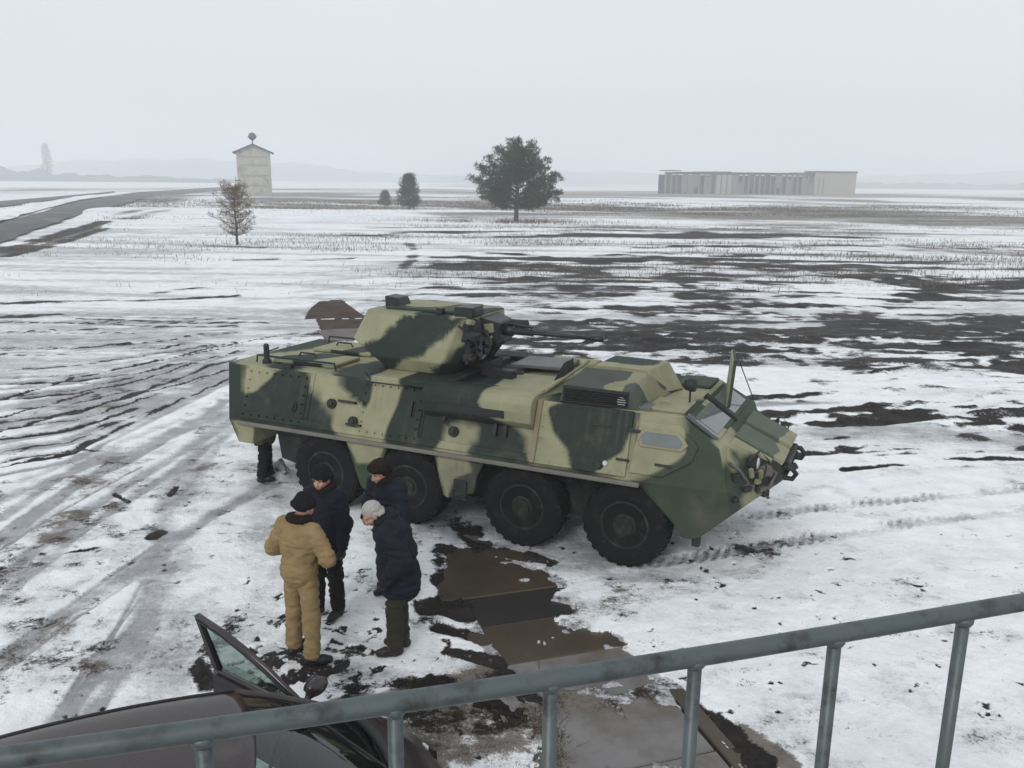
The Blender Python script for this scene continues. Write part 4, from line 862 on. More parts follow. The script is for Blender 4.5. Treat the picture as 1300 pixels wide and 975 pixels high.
# ------------------------------------------------------------------ eight-wheeled armoured vehicle
# local frame: x forward, y from the near (right-hand) side to the far side, z up; near wheel faces on y = 0
APC_W = 2.9
C_TAN, C_DARK, C_GREEN = np.array((0.255, 0.250, 0.158)), np.array((0.019, 0.0275, 0.0225)), np.array((0.036, 0.050, 0.031))
MAT_PAINT = attr_mat('camouflage_paint', 'paint', 0.62, 0.16, 3.0, 0.002, 40, dirt=(0.11, 0.10, 0.08), dirt_lo=0.56, dirt_hi=0.95, dirt_scale=2.6, spec=0.18)
MAT_APC_DARK = M('dark_green_black_metal', (0.014, 0.016, 0.015), 0.65, 0.3, 8, 0.001)
MAT_GUN = M('gunmetal', (0.028, 0.029, 0.032), 0.42, 0.25, 10, metal=0.5)
MAT_UNDER = M('muddy_underside', (0.018, 0.018, 0.018), 0.85, 0.4, 5, 0.004, dirt=(0.06, 0.052, 0.042), dirt_amt=0.3)
MAT_TYRE = M('black_rubber', (0.0075, 0.0076, 0.008), 0.85, 0.3, 10, 0.002, dirt=(0.022, 0.020, 0.018), dirt_amt=0.3, spec=0.15, dirt_scale=7)
MAT_RIM = M('dusty_green_rim', (0.016, 0.020, 0.0145), 0.7, 0.3, 8, 0.001, dirt=(0.05, 0.045, 0.034), dirt_amt=0.35, spec=0.2, dirt_scale=6)
MAT_SILL = M('dusty_ledge', (0.145, 0.138, 0.118), 0.75, 0.3, 3, 0.002)
MAT_VISION = M('armoured_glass', (0.10, 0.12, 0.125), 0.08, 0.2, 5, spec=0.9)
MAT_GREYTOP = M('grey_roof_steel', (0.105, 0.112, 0.108), 0.5, 0.25, 4, 0.001, dirt=(0.08, 0.08, 0.07), dirt_amt=0.4)
MAT_LENS = M('lamp_lens', (0.55, 0.57, 0.58), 0.08, 0.1, 4, spec=0.9)
MAT_CABLE = M('steel_cable', (0.11, 0.10, 0.09), 0.6, 0.3, 30, metal=0.3)


def paint_noise(P, seed=0):
    n = vnoise3(P + 3.3, 0.95, 5 + seed) + 0.35 * vnoise3(P, 0.4, 9 + seed)
    n2 = vnoise3(P + 11.3, 1.1, 15 + seed) + 0.35 * vnoise3(P, 0.4, 19 + seed)
    C = np.where((n > 0.12)[:, None], C_TAN, C_DARK)
    return np.where(((n2 > 0.42) & (n <= 0.12))[:, None], C_GREEN, C)


def paint_side(P, N, tan, green, ymax=9.0):
    X0 = P[:, 0] + 0.03 * vnoise3(P, 0.3, 1); Z0 = P[:, 2] + 0.03 * vnoise3(P, 0.3, 2)
    tot = 0
    for dx, dz in ((0, 0), (.02, .008), (-.02, -.008), (.008, -.02), (-.008, .02), (.014, .014), (-.014, -.014)):    # soft sprayed edge
        X, Z = X0 + dx, Z0 + dz
        C = np.tile(C_DARK, (len(P), 1))
        for poly in green: C[in_poly(X, Z, poly)] = C_GREEN
        for poly in tan: C[in_poly(X, Z, poly)] = C_TAN
        tot = tot + C
    return tot / 7


def paint_hull(P, N):
    Q = P.copy()
    top = (N[:, 2] > 0.8) & (P[:, 2] > 1.9)
    # on the roof the bands run on across the vehicle, bending with distance from the side
    Q[top, 2] = 2.0
    Q[top, 0] = P[top, 0] + 0.25 * np.sin(P[top, 1] * 2.2) + 0.3 * vnoise3(P[top], 0.8, 4)
    C = paint_side(Q, N, CAMO_TAN, CAMO_GREEN)
    front = (P[:, 0] > 0.95) & (np.abs(N[:, 1]) < 0.5)
    k = vnoise3(P, 0.55, 31)
    C[front] = np.where(((k[front] > 0.2) & (P[front, 2] > 1.52))[:, None], C_TAN, C_GREEN)
    bow = (N[:, 0] > 0.45) & (P[:, 2] < 1.5) & (P[:, 0] > 1.2)
    C[bow] = np.where((k[bow] > 0.55)[:, None], C_TAN * 0.8, C_DARK * 1.1)
    return spatter(C, P)


def paint_plate(P, N):
    return spatter(paint_side(P, N, CAMO_TAN, CAMO_GREEN), P)


def paint_turret(P, N):
    C = paint_side(P, N, TURRET_TAN, [])
    up = N[:, 2] > 0.6
    k = vnoise3(P, 0.7, 44)
    C[up] = np.where((k[up] > -0.1)[:, None], C_TAN * 0.9, C_DARK)
    return C


def paint_green(P, N):
    k = vnoise3(P, 0.6, 61)
    return np.where((k > 0.35)[:, None], C_TAN, C_GREEN)


def paint_tan(P, N):
    k = vnoise3(P, 0.5, 71)
    return np.where((k > 0.45)[:, None], C_DARK, C_TAN)


def spatter(C, P):
    # dried mud thrown up by the wheels, thinning out up the sides, with runs below the roof edge
    n = vnoise3(P, .30, 81) * .6 + vnoise3(P, .11, 82) * .5
    f = np.clip(sstep(0.05, .9, n + 0.75 * (1.45 - P[:, 2])), 0, 1) * .36
    run = sstep(.35, .8, vnoise(P[:, 0] / .045, P[:, 2] / .9, 83) * .7 + vnoise(P[:, 0] / .4, P[:, 2] / .6, 84) * .5) * .22
    k = np.clip(f + run, 0, .8)[:, None]
    return C * (1 - k) + np.array((.105, .094, .076)) * k


def flat(col):
    return lambda P, N: np.tile(np.array(col), (len(P), 1))


def mirror_y(p): return (p[0], APC_W - p[1], p[2])


def make_apc():
    root = empty('armoured_vehicle', (1.50, 10.24, 0.0), math.radians(-24.6),
                 'eight-wheeled armoured vehicle in tan and dark green camouflage with gun turret', 'armoured vehicle')
    # ---------------- hull: one closed shell
    near = dict(A=(-6.72, .28, 2.02), B=(-6.50, -.03, 1.20), C=(-6.36, 0, .83), D=(-6.08, 0, .83), E=(-6.02, 0, 1.13), F=(.14, 0, 1.13),
                G=(.14, -.03, 1.20), H=(1.19, .03, 1.22), R=(.14, .28, 2.03), I=(.55, .28, 2.03), J=(1.05, .17, 1.72),
                a1=(.56, 0, .73), a2=(.70, 0, .55), a3=(.88, 0, .57), a4=(1.28, .12, .93), n1=(1.74, .85, 1.20), n2=(1.70, .85, 1.42), h=(1.08, .45, 1.70))
    keys = list(near)
    b = MB()
    vs = [near[k] for k in keys] + [mirror_y(near[k]) for k in keys]
    ix = {k: i for i, k in enumerate(keys)}; m = len(keys)
    side = [('A', 'B', 'G', 'R'), ('R', 'G', 'H', 'J', 'I'), ('B', 'C', 'D', 'E'), ('B', 'E', 'F', 'G'), ('G', 'F', 'a1', 'a2', 'a3', 'H'),
            ('H', 'a3', 'a4'), ('H', 'a4', 'n1', 'n2'), ('H', 'n2', 'h', 'J')]
    fs = []
    for f in side:
        fs.append(tuple(ix[k] for k in f)); fs.append(tuple(ix[k] + m for k in reversed(f)))
    def cross(*ks):
        fs.append(tuple(ix[k] for k in ks) + tuple(ix[k] + m for k in reversed(ks)))
    for pr in (('A', 'R'), ('R', 'I'), ('I', 'J'), ('h', 'n2'), ('n2', 'n1'), ('n1', 'a4'), ('a4', 'a3'), ('a3', 'a2'), ('a2', 'a1'), ('a1', 'F'), ('F', 'E'), ('E', 'D'), ('D', 'C'), ('C', 'B'), ('B', 'A'), ('J', 'h')):
        cross(*pr)
    b.add(vs, fs)
    hull = b.build('hull', MAT_PAINT, root, bevel=0.014, paint=paint_hull)
    b = MB(); b.prism([(-6.0, 1.12), (-5.9, .50), (-5.5, .42), (.25, .42), (.62, .60), (.5, 1.12)], 'y', .46, APC_W - .46)
    b.build('hull_floor', MAT_UNDER, root)

    # a plate lying on the sloping hull side: polygon in (x, z), thickness outwards
    ny, nz = -0.937, 0.350
    def on_side(x, z, off): return (x, -.03 + .3735 * (z - 1.2) + ny * off, z + nz * off)
    def side_plate(name, poly, t, mat, far=True, paint=None, parent=None, t0=-0.012, bevel=0.006):
        for s in ((0, 1) if far else (0,)):
            q = MB()
            n = len(poly)
            pts = [on_side(x, z, t0) for x, z in poly] + [on_side(x, z, t) for x, z in poly]
            if s: pts = [mirror_y(p) for p in pts]
            q.add(pts, [tuple(range(n)), tuple(range(n, 2 * n))] + [(i, (i + 1) % n, n + (i + 1) % n, n + i) for i in range(n)])
            o = q.build(name, mat, parent or root, bevel=bevel, paint=paint)
            if s == 0: first = o
        return first

    # ---------------- ledge over the wheels and skirts between them
    for s in (0, 1):
        q = MB(); y = -.055 if s == 0 else APC_W + .055
        q.add([], [])
        q.hexa([(-6.30, y - .03, 1.145), (.13, y - .03, 1.145), (.13, y + .03, 1.145), (-6.30, y + .03, 1.145),
                (-6.30, y - .03, 1.20), (.13, y - .03, 1.20), (.13, y + .03, 1.20), (-6.30, y + .03, 1.20)])
        q.build('ledge', MAT_SILL, root, bevel=0.01)
    for poly in ([(-4.32, 1.13), (-3.60, 1.13), (-3.86, .50), (-4.02, .42), (-4.08, .46)],
                 [(-2.84, 1.13), (-2.06, 1.13), (-2.16, .92), (-2.22, .66), (-2.62, .52), (-2.70, .56)]):
        for y0, y1 in ((.0, .05), (APC_W - .05, APC_W)):
            q = MB(); q.prism(poly, 'y', y0, y1)
            q.build('skirt', MAT_PAINT, root, bevel=0.008, paint=paint_plate)
    q = MB(); q.box((-2.42, .03, .74), (.20, .10, .17)); q.tube([(-2.52, -.03, .68), (-2.52, -.03, .56), (-2.32, -.03, .56), (-2.32, -.03, .68)], .015, 6)
    q.build('step', MAT_APC_DARK, root, bevel=0.01)

    # ---------------- doors and hatches along the side
    side_plate('crew_door', [(-.02, 1.30), (.40, 1.30), (.74, 1.52), (.80, 1.70), (.56, 1.92), (.04, 1.92)], .035, MAT_PAINT, paint=paint_plate)
    side_plate('side_plate', [(-1.30, 1.24), (-.06, 1.24), (-.06, 2.02), (-1.30, 2.02)], .05, MAT_PAINT, paint=paint_plate)
    fr = side_plate('window_frame', [(.08, 1.62), (.60, 1.62), (.68, 1.70), (.55, 1.84), (.10, 1.84), (.03, 1.74)], .058, MAT_PAINT, paint=flat(C_TAN * 0.95))
    side_plate('window', [(.12, 1.65), (.57, 1.65), (.62, 1.71), (.52, 1.80), (.13, 1.80), (.08, 1.74)], .066, MAT_VISION, bevel=0)
    side_plate('troop_hatch', [(-4.10, 1.28), (-3.10, 1.28), (-3.10, 1.98), (-4.10, 1.98)], .022, MAT_PAINT, paint=paint_plate)
    side_plate('rear_plate', [(-6.22, 1.26), (-5.10, 1.26), (-5.10, 1.96), (-6.32, 1.96)], .016, MAT_PAINT, paint=paint_plate)
    side_plate('lower_band', [(-6.25, 1.24), (-1.34, 1.24), (-1.34, 1.34), (-6.25, 1.34)], .030, MAT_PAINT, paint=paint_plate)
    side_plate('door_step_edge', [(-1.36, 1.24), (-1.29, 1.24), (-1.29, 2.03), (-1.36, 2.03)], .085, MAT_PAINT, far=False, paint=flat((.20, .175, .11)))
    for x in (-5.02, -3.06, -1.33, .0):
        q = MB(); n = 14
        q.tube([on_side(x + .004 * math.sin(i * 2.1), 1.25 + .76 * i / n, .004) for i in range(n + 1)], .009, 5)
        q.build('weld_seam', MAT_PAINT, root, paint=paint_plate)
    q = MB()
    for x0, x1, z0, z1 in ((-1.25, -.10, 1.28, 1.98), (-6.2, -5.14, 1.30, 1.93), (-4.06, -3.14, 1.31, 1.95)):
        for i in range(8):
            x = x0 + (x1 - x0) * i / 7
            for z in (z0, z1): c = Vector(on_side(x, z, .02)); q.tube([c, c + Vector((0, ny, nz)) * .045], .013, 6)
        for i in range(1, 5):
            z = z0 + (z1 - z0) * i / 5
            for x in (x0, x1): c = Vector(on_side(x, z, .02)); q.tube([c, c + Vector((0, ny, nz)) * .045], .013, 6)
    q.build('bolt_heads', MAT_PAINT, root, paint=paint_plate, cell=.5)['kind'] = 'stuff'
    # small fittings: firing ports, handles, hinges
    for x, z in ((-4.62, 1.62), (-4.20, 1.42), (-2.55, 1.48), (-.42, 1.34), (-5.3, 1.50)):
        for s in (0, 1):
            q = MB()
            y = -.03 + .3735 * (z - 1.2)
            c = Vector((x, y, z)); nrm = Vector((0, ny, nz))
            q.tube([c, c + nrm * .05], .075, 14); q.tube([c + nrm * .05, c + nrm * .085], .045, 12)
            if s: q.v = [mirror_y(v) for v in q.v]
            q.build('firing_port', MAT_APC_DARK, root)
    for x, z, L in ((-4.50, 1.66, .30), (-4.30, 1.36, .26), (-.55, 1.80, .22), (-.14, 1.78, .2), (.30, 1.42, .2), (-.20, 1.42, .16), (-1.95, 1.50, .05), (-1.8, 1.50, .05), (-3.3, 1.6, .06), (-2.75, 1.6, .06)):
        h = .03 if L > .1 else .2
        side_plate('handle', [(x, z), (x + L, z), (x + L, z + h), (x, z + h)], .065, MAT_APC_DARK, bevel=0)
    q = MB(); q.lathe([(.03, 0), (.035, .02), (.02, .035)], on_side(-.33, 1.36, .085), 'y', 10); q.build('marker_lamp', MAT_LENS, root)

    # ---------------- rounded exhaust housing on the shoulder
    prof = [(.46, 2.02), (.46, 2.10), (.20, 2.12), (.06, 2.09), (-.02, 2.01), (-.035, 1.90), (-.02, 1.76), (.10, 1.66), (.22, 1.66)]
    for s in (0, 1):
        q = MB(); q.prism(prof, 'x', -3.02, -1.37)
        if s: q.v = [mirror_y(v) for v in q.v]
        ex = q.build('exhaust_housing', MAT_PAINT, root, bevel=0.012, paint=paint_plate)
        q = MB()
        q.prism([(-.05, 1.80), (-.05, 1.90), (.03, 1.90), (.03, 1.80)], 'x', -2.75, -1.75)
        if s: q.v = [mirror_y(v) for v in q.v]
        q.build('louvre', MAT_APC_DARK, ex)

    # ---------------- roof: housing with dark grille, cupola, hatches
    q = MB()
    q.hexa([(-1.10, .30, 2.03), (-.02, .30, 2.03), (.14, 1.50, 2.03), (-1.05, 1.50, 2.03), (-1.06, .33, 2.27), (-.14, .33, 2.27), (-.06, .80, 2.42), (-.92, .80, 2.42)])
    hs = q.build('roof_housing', MAT_PAINT, root, bevel=0.014, paint=lambda P, N: np.where((vnoise3(P, .6, 91) + (P[:, 0] + .45) * .8 > .55)[:, None], C_TAN * .8, np.array((.062, .070, .062))))
    q = MB(); q.box((-.60, .305, 2.16), (.88, .05, .19)); g = q.build('grille', MAT_APC_DARK, hs)
    for i in range(6):
        q = MB(); q.box((-.60, .272, 2.085 + i * .03), (.86, .03, .012), rx=.5); q.build('slat', MAT_APC_DARK, g)
    q = MB(); q.lathe([(.06, 0), (.06, .02), (.04, .025)], (-.24, .27, 2.13), 'y', 12); q.build('cap', MAT_LENS, g)
    q = MB()
    q.hexa([(-.95, .98, 2.30), (.02, .92, 2.10), (.22, 1.75, 2.03), (-.95, 1.95, 2.03), (-.82, .95, 2.44), (-.08, .93, 2.45), (.02, 1.60, 2.44), (-.80, 1.70, 2.43)])
    q.build('cupola', MAT_PAINT, root, bevel=0.02, paint=paint_tan)
    q = MB(); q.tube([(.16, .60, 2.03), (.20, .60, 2.12), (.30, .60, 2.12), (.33, .60, 2.03)], .014, 6); q.build('handle', MAT_PAINT, root, paint=flat(C_TAN))
    q = MB(); q.box((.30, .70, 2.05), (.50, .62, .05)); q.build('crew_hatch', MAT_PAINT, root, bevel=0.015, paint=flat(C_TAN))
    q = MB(); q.box((.30, 2.20, 2.05), (.50, .62, .05)); q.build('crew_hatch', MAT_PAINT, root, bevel=0.015, paint=paint_green)
    q = MB(); q.box((-.02, .47, 2.05), (.30, .26, .06)); q.build('periscope', MAT_GREYTOP, root, bevel=0.012)
    q = MB(); q.box((-2.02, 2.05, 2.13), (.86, .72, .05), ry=-.03); q.build('open_hatch_lid', MAT_GREYTOP, root, bevel=0.01)
    q = MB(); q.box((-2.0, 1.0, 2.055), (1.05, .9, .05)); q.build('engine_cover', MAT_PAINT, root, bevel=0.012, paint=paint_hull)
    q = MB(); q.hexa([(-1.55, 1.15, 2.04), (-1.28, 1.10, 2.04), (-1.28, 1.32, 2.04), (-1.55, 1.32, 2.04), (-1.38, 1.15, 2.36), (-1.28, 1.10, 2.42), (-1.28, 1.30, 2.42), (-1.38, 1.30, 2.36)])
    q.build('filter_cowl', MAT_APC_DARK, root, bevel=0.01)
    q = MB(); q.hexa([(-1.60, .28, 2.03), (-1.42, .28, 2.03), (-1.10, 1.1, 2.03), (-1.30, 1.1, 2.03), (-1.58, .30, 2.10), (-1.45, .30, 2.10), (-1.15, 1.1, 2.22), (-1.28, 1.1, 2.22)])
    q.build('deflector', MAT_PAINT, root, bevel=0.01, paint=flat(C_TAN))
    q = MB(); q.tube([(-1.36, .42, 2.10), (-1.05, 1.30, 2.40)], .022, 7); q.build('stay_bar', MAT_PAINT, root, paint=flat(C_TAN * .8))
    for y in (.95, 1.95):
        q = MB(); q.box((-5.50, y, 2.055), (1.15, .72, .06)); hh = q.build('rear_hatch', MAT_PAINT, root, bevel=0.015, paint=paint_hull)
        q = MB(); q.tube([(-5.85, y, 2.085), (-5.82, y, 2.14), (-5.55, y, 2.14), (-5.52, y, 2.085)], .014, 6); q.build('grip', MAT_APC_DARK, hh)
    for y in (.52, 2.40):
        q = MB(); q.tube([(-6.35, y, 2.02), (-6.33, y, 2.13), (-4.85, y, 2.13), (-4.83, y, 2.02)], .016, 7); q.build('handrail', MAT_PAINT, root, paint=flat(C_DARK * 1.3))
    q = MB(); q.lathe([(.075, 2.02), (.07, 2.07), (.045, 2.10), (.045, 2.30), (.03, 2.33)], (-6.13, .50, 0), n=12); q.tube([(-6.13, .50, 2.2), (-5.98, .62, 2.26)], .012, 6)
    q.build('aerial_base', MAT_APC_DARK, root)
    q = MB(); q.box((-5.6, .36, 2.05), (.16, .10, .09)); q.build('roof_lamp', MAT_APC_DARK, root, bevel=.01)

    # ---------------- front: windscreen, shutters, bonnet plates, bow fittings
    def scr(x, y, off=0.0):      # point on the windscreen plane
        t = (x - .55) / .48
        return (x + .54 * off, y, 2.03 - .31 * t + .84 * off)
    for y0, y1 in ((.42, 1.36), (1.54, 2.48)):
        for nm, e, o0, o1, mt in (('windscreen_frame', 0.0, -.01, .03, None), ('windscreen', .05, .0, .038, MAT_VISION)):
            pp = [(.60 + e, y0 + e), (.99 - e, y0 + e), (.99 - e, y1 - e), (.60 + e, y1 - e)]
            q = MB(); q.hexa([scr(x, y, o0) for x, y in pp] + [scr(x, y, o1) for x, y in pp])
            if mt: q.build(nm, mt, root)
            else: q.build(nm, MAT_PAINT, root, bevel=.008, paint=paint_green)
    q = MB(); q.hexa([scr(.56, 1.39, -.01), scr(1.01, 1.39, -.01), scr(1.01, 1.51, -.01), scr(.56, 1.51, -.01), scr(.56, 1.39, .06), scr(1.01, 1.39, .06), scr(1.01, 1.51, .06), scr(.56, 1.51, .06)])
    q.build('pillar', MAT_APC_DARK, root)
    # raised armoured shutter of the far windscreen
    q = MB(); R = Matrix.Rotation(math.radians(12), 4, 'Z')
    q.box((0, 0, 0), (.055, .86, .66), ry=math.radians(4))
    q.v = [tuple(Vector((.80, 2.02, 2.20)) + R @ Vector(v)) for v in q.v]
    sh = q.build('raised_shutter', MAT_PAINT, root, bevel=.012, paint=lambda P, N: np.where((N[:, 0] < -.5)[:, None], C_TAN * 1.1, C_GREEN))
    q = MB(); q.tube([(.80, 1.75, 1.86), (.80, 2.3, 1.86)], .025, 8); q.build('hinge', MAT_APC_DARK, sh)
    q = MB(); q.tube([(.84, 2.42, 2.35), (1.05, 2.45, 1.86)], .008, 5); q.build('stay_bar', MAT_APC_DARK, sh)
    q = MB(); q.hexa([scr(.58, .30, .02), scr(.95, .30, .02), scr(.95, .38, .02), scr(.58, .38, .02), scr(.58, .30, .06), scr(.95, .30, .06), scr(.95, .38, .06), scr(.58, .38, .06)])
    q.build('side_screen', MAT_VISION, root)
    # lamp on a stalk
    q = MB(); q.tube([(.50, .86, 2.03), (.50, .86, 2.24)], .014, 7); st = q.build('lamp_stalk', MAT_APC_DARK, root)
    q = MB(); q.lathe([(.02, -.09), (.07, -.07), (.09, 0), (.085, .06), (.06, .075)], (.50, .86, 2.31), 'x', 14); q.build('lamp', MAT_APC_DARK, st, smooth=True)
    # bonnet plates
    def bon(x, y, off=0.0):
        t = (x - 1.08) / .62
        return (x + .41 * off, y, 1.70 - .28 * t + .91 * off)
    for y0, y1, o1 in ((.80, 1.40, .055), (1.48, 2.12, .075)):
        pp = [(1.10, y0), (1.72, y0 + .04), (1.72, y1 - .02), (1.10, y1)]
        q = MB(); q.hexa([bon(x, y, -.02) for x, y in pp] + [bon(x, y, o1) for x, y in pp])
        q.build('bonnet_plate', MAT_PAINT, root, bevel=.014, paint=lambda P, N: np.where((P[:, 0] + .06 * vnoise3(P, .3, 3) > 1.60)[:, None], C_TAN, C_GREEN * 1.5 + .03))
    q = MB(); q.hexa([bon(1.10, .50, -.02), bon(1.60, .74, -.02), bon(1.60, .78, -.02), bon(1.10, .78, -.02), bon(1.10, .52, .03), bon(1.58, .74, .03), bon(1.60, .78, .03), bon(1.10, .78, .03)])
    q.build('bonnet_plate', MAT_PAINT, root, bevel=.01, paint=flat(C_TAN))
    # headlamps with guards, hooks, cable, ribs on the bow
    for y in (.66, APC_W - .66):
        q = MB(); q.lathe([(.05, -.07), (.095, -.04), (.105, .04), (.10, .06)], (1.40, y - .12 if y < 1.4 else y + .12, 1.48), 'x', 16); lp = q.build('headlamp', MAT_APC_DARK, root)
        q = MB(); q.lathe([(.085, .061), (.06, .078), (.01, .085)], (1.40, y - .12 if y < 1.4 else y + .12, 1.48), 'x', 16); q.build('lens', MAT_LENS, lp)
        q = MB()
        yy = y - .12 if y < 1.4 else y + .12
        for dy in (-.11, .11):
            q.tube([(1.28, yy + dy, 1.40), (1.46, yy + dy, 1.62), (1.58, yy + dy, 1.50), (1.56, yy + dy, 1.30)], .012, 6)
        q.tube([(1.46, yy - .11, 1.62), (1.46, yy + .11, 1.62)], .012, 6)
        q.build('lamp_guard', MAT_APC_DARK, root); bpy.context.scene.collection.objects[-1]['kind'] = 'stuff'
    for y in (.98, APC_W - .98):
        q = MB(); q.tube([(1.70, y, 1.20), (1.84, y, 1.20), (1.88, y, 1.27), (1.82, y, 1.34), (1.72, y, 1.34)], .034, 8); q.build('tow_hook', MAT_APC_DARK, root)
    q = MB(); q.box((1.75, 1.45, 1.36), (.07, .9, .10)); q.build('bow_rib', MAT_APC_DARK, root, bevel=.015)
    q = MB(); q.tube([(1.80, .70, 1.42), (1.86, .72, 1.44), (1.90, .72, 1.47)], .045, 8); q.build('bow_lamp', MAT_APC_DARK, root)
    pts = [(1.12, .32, 1.52), (1.26, .32, 1.44), (1.36, .40, 1.26), (1.46, .50, 1.12), (1.58, .64, 1.18), (1.64, .74, 1.34), (1.52, .64, 1.42), (1.36, .46, 1.36), (1.30, .36, 1.20), (1.26, .24, 1.05)]
    q = MB(); q.tube([tuple(Vector(p) + Vector((.03, -.03, 0))) for p in pts], .022, 8); q.build('tow_cable', MAT_CABLE, root, smooth=True)
    for p, s in (((1.25, .24, 1.30), (.10, .08, .22)), ((1.42, .46, 1.30), (.14, .12, .12)), ((1.55, .60, 1.10), (.10, .12, .10)), ((1.30, .28, 1.10), (.08, .08, .10))):
        q = MB(); q.box(p, s, rz=math.radians(50)); q.build('bracket', MAT_APC_DARK, root, bevel=.012)
    q = MB(); q.prism([(1.44, 1.00), (1.78, 1.24), (1.80, 1.30), (1.44, 1.08)], 'y', .95, 1.95); q.build('trim_vane', MAT_PAINT, root, bevel=.01, paint=flat(C_DARK))
    q = MB(); q.box((.86, .06, .52), (.10, .10, .12)); q.build('tow_eye', MAT_APC_DARK, root, bevel=.015)

    # ---------------- turret
    q = MB(); q.prism([(-3.98, .16), (-3.02, .16), (-2.74, .55), (-2.74, 2.35), (-4.3, 2.35), (-4.3, .55)], 'z', 2.02, 2.11)
    q.build('turret_ring', MAT_PAINT, root, bevel=.012, paint=paint_plate)
    tr = empty('turret', (0, 0, 0)); tr.parent = root
    def oct8(x0, x1, y0, y1, cf, cr, z):
        return [(x0, y0 + cr, z), (x0 + cr, y0, z), (x1 - cf, y0, z), (x1, y0 + cf, z), (x1, y1 - cf, z), (x1 - cf, y1, z), (x0 + cr, y1, z), (x0, y1 - cr, z)]
    rings = [oct8(-4.16, -2.95, .66, 2.24, .18, .2, 2.11), oct8(-4.34, -2.82, .56, 2.34, .2, .18, 2.30), oct8(-4.62, -2.70, .60, 2.30, .22, .10, 2.52), oct8(-4.46, -2.70, .78, 2.12, .14, .10, 2.95)]
    q = MB(); vs = [p for r in rings for p in r]; fs = [tuple(range(8))[::-1], tuple(range(24, 32))]
    for k in range(3):
        for i in range(8): fs.append((k * 8 + i, k * 8 + (i + 1) % 8, (k + 1) * 8 + (i + 1) % 8, (k + 1) * 8 + i))
    q.add(vs, fs)
    q.build('turret_body', MAT_PAINT, tr, bevel=.014, paint=paint_turret)
    q = MB(); q.box((-3.62, 1.45, 2.97), (1.2, .9, .045)); q.build('turret_roof_plate', MAT_PAINT, tr, bevel=.01, paint=paint_green)
    q = MB(); q.hexa([(-4.30, 1.10, 2.95), (-4.02, 1.10, 2.95), (-4.02, 1.45, 2.95), (-4.30, 1.45, 2.95), (-4.32, 1.12, 3.13), (-4.08, 1.12, 3.11), (-4.08, 1.43, 3.11), (-4.32, 1.43, 3.13)])
    q.build('commander_sight', MAT_GUN, tr, bevel=.015)
    q = MB(); q.box((-2.82, 1.02, 3.01), (.30, .34, .15)); q.box((-2.66, 1.02, 3.01), (.06, .28, .10)); q.build('gunner_sight', MAT_GUN, tr, bevel=.015)
    q = MB(); q.box((-3.22, .90, 3.0), (.10, .10, .10)); q.build('vision_block', MAT_GUN, tr, bevel=.01)
    q = MB(); q.hexa([(-2.74, 1.12, 2.42), (-2.42, 1.22, 2.52), (-2.42, 1.70, 2.52), (-2.74, 1.80, 2.42), (-2.74, 1.12, 2.92), (-2.42, 1.22, 2.84), (-2.42, 1.70, 2.84), (-2.74, 1.80, 2.92)])
    q.build('mantlet', MAT_GUN, tr, bevel=.02)
    q = MB(); q.tube([(-2.45, 1.45, 2.70), (-2.30, 1.45, 2.70), (-2.29, 1.45, 2.70), (-1.98, 1.45, 2.695), (-1.97, 1.45, 2.695), (-1.10, 1.45, 2.69), (-1.09, 1.45, 2.69), (-.90, 1.45, 2.69)], [.08, .08, .056, .052, .034, .029, .042, .042], 12)
    q.tube([(-2.40, 1.45, 2.80), (-1.98, 1.45, 2.77)], .018, 6); q.tube([(-1.80, 1.45, 2.66), (-1.78, 1.45, 2.745)], .03, 6)
    q.build('gun_barrel', MAT_GUN, tr, smooth=True)
    for i in range(3):
        q = MB(); c = Vector((-2.66, .80 + .0 * i, 2.36 + .11 * i)); d = Vector((.20, -.10, .10))
        q.tube([c, c + d], .042, 10); q.build('smoke_tube', MAT_GUN, tr)
        q = MB(); c = Vector((-2.64, .98, 2.40 + .13 * i)); q.tube([c, c + d * .9], .042, 10); q.build('smoke_tube', MAT_GUN, tr)
    q = MB(); q.box((-2.70, .92, 2.50), (.10, .34, .46)); q.build('tube_bracket', MAT_APC_DARK, tr, bevel=.01)
    q = MB(); q.hexa([(-2.74, .62, 2.62), (-2.58, .74, 2.62), (-2.58, 1.0, 2.62), (-2.74, 1.0, 2.62), (-2.74, .74, 2.92), (-2.60, .84, 2.90), (-2.60, 1.0, 2.90), (-2.74, 1.0, 2.92)])
    q.build('sensor_box', MAT_APC_DARK, tr, bevel=.012)
    q = MB(); q.box((-2.30, 1.05, 2.13), (.42, .16, .14)); q.tube([(-2.15, 1.05, 2.16), (-1.95, 1.05, 2.18)], .03, 8); q.box((-2.52, 1.2, 2.2), (.16, .4, .22)); q.build('roof_fitting', MAT_GUN, root, bevel=.008)
    q = MB(); q.tube([(-2.78, 1.95, 2.70), (-2.30, 1.95, 2.70)], .09, 12); q.build('missile_tube', MAT_APC_DARK, tr)
    rnd = random.Random(31)
    for i in range(9):
        t = rnd.uniform(0, .7); z = rnd.uniform(1.08 + .12 * t, 1.42)
        x, y = 1.27 + .47 * t, .14 + .71 * t
        x += .02 - (1.42 - z) * .02; y -= .03
        q = MB(); q.box((x, y, z), (rnd.uniform(.05, .13), rnd.uniform(.05, .10), rnd.uniform(.05, .13)), rz=math.radians(56) + rnd.uniform(-.3, .3), ry=rnd.uniform(-.4, .4))
        q.build('fitting', (MAT_APC_DARK, MAT_CABLE, MAT_PAINT)[i % 3], root, bevel=.01, paint=(flat(C_TAN * .7) if i % 3 == 2 else None))
    # boxes, hoses and brackets crowding the front of the turret
    rnd = random.Random(12)
    brown = M('brown_canvas_wrap', (0.050, 0.038, 0.028), 0.9, 0.4, 9, 0.004, spec=0.1)
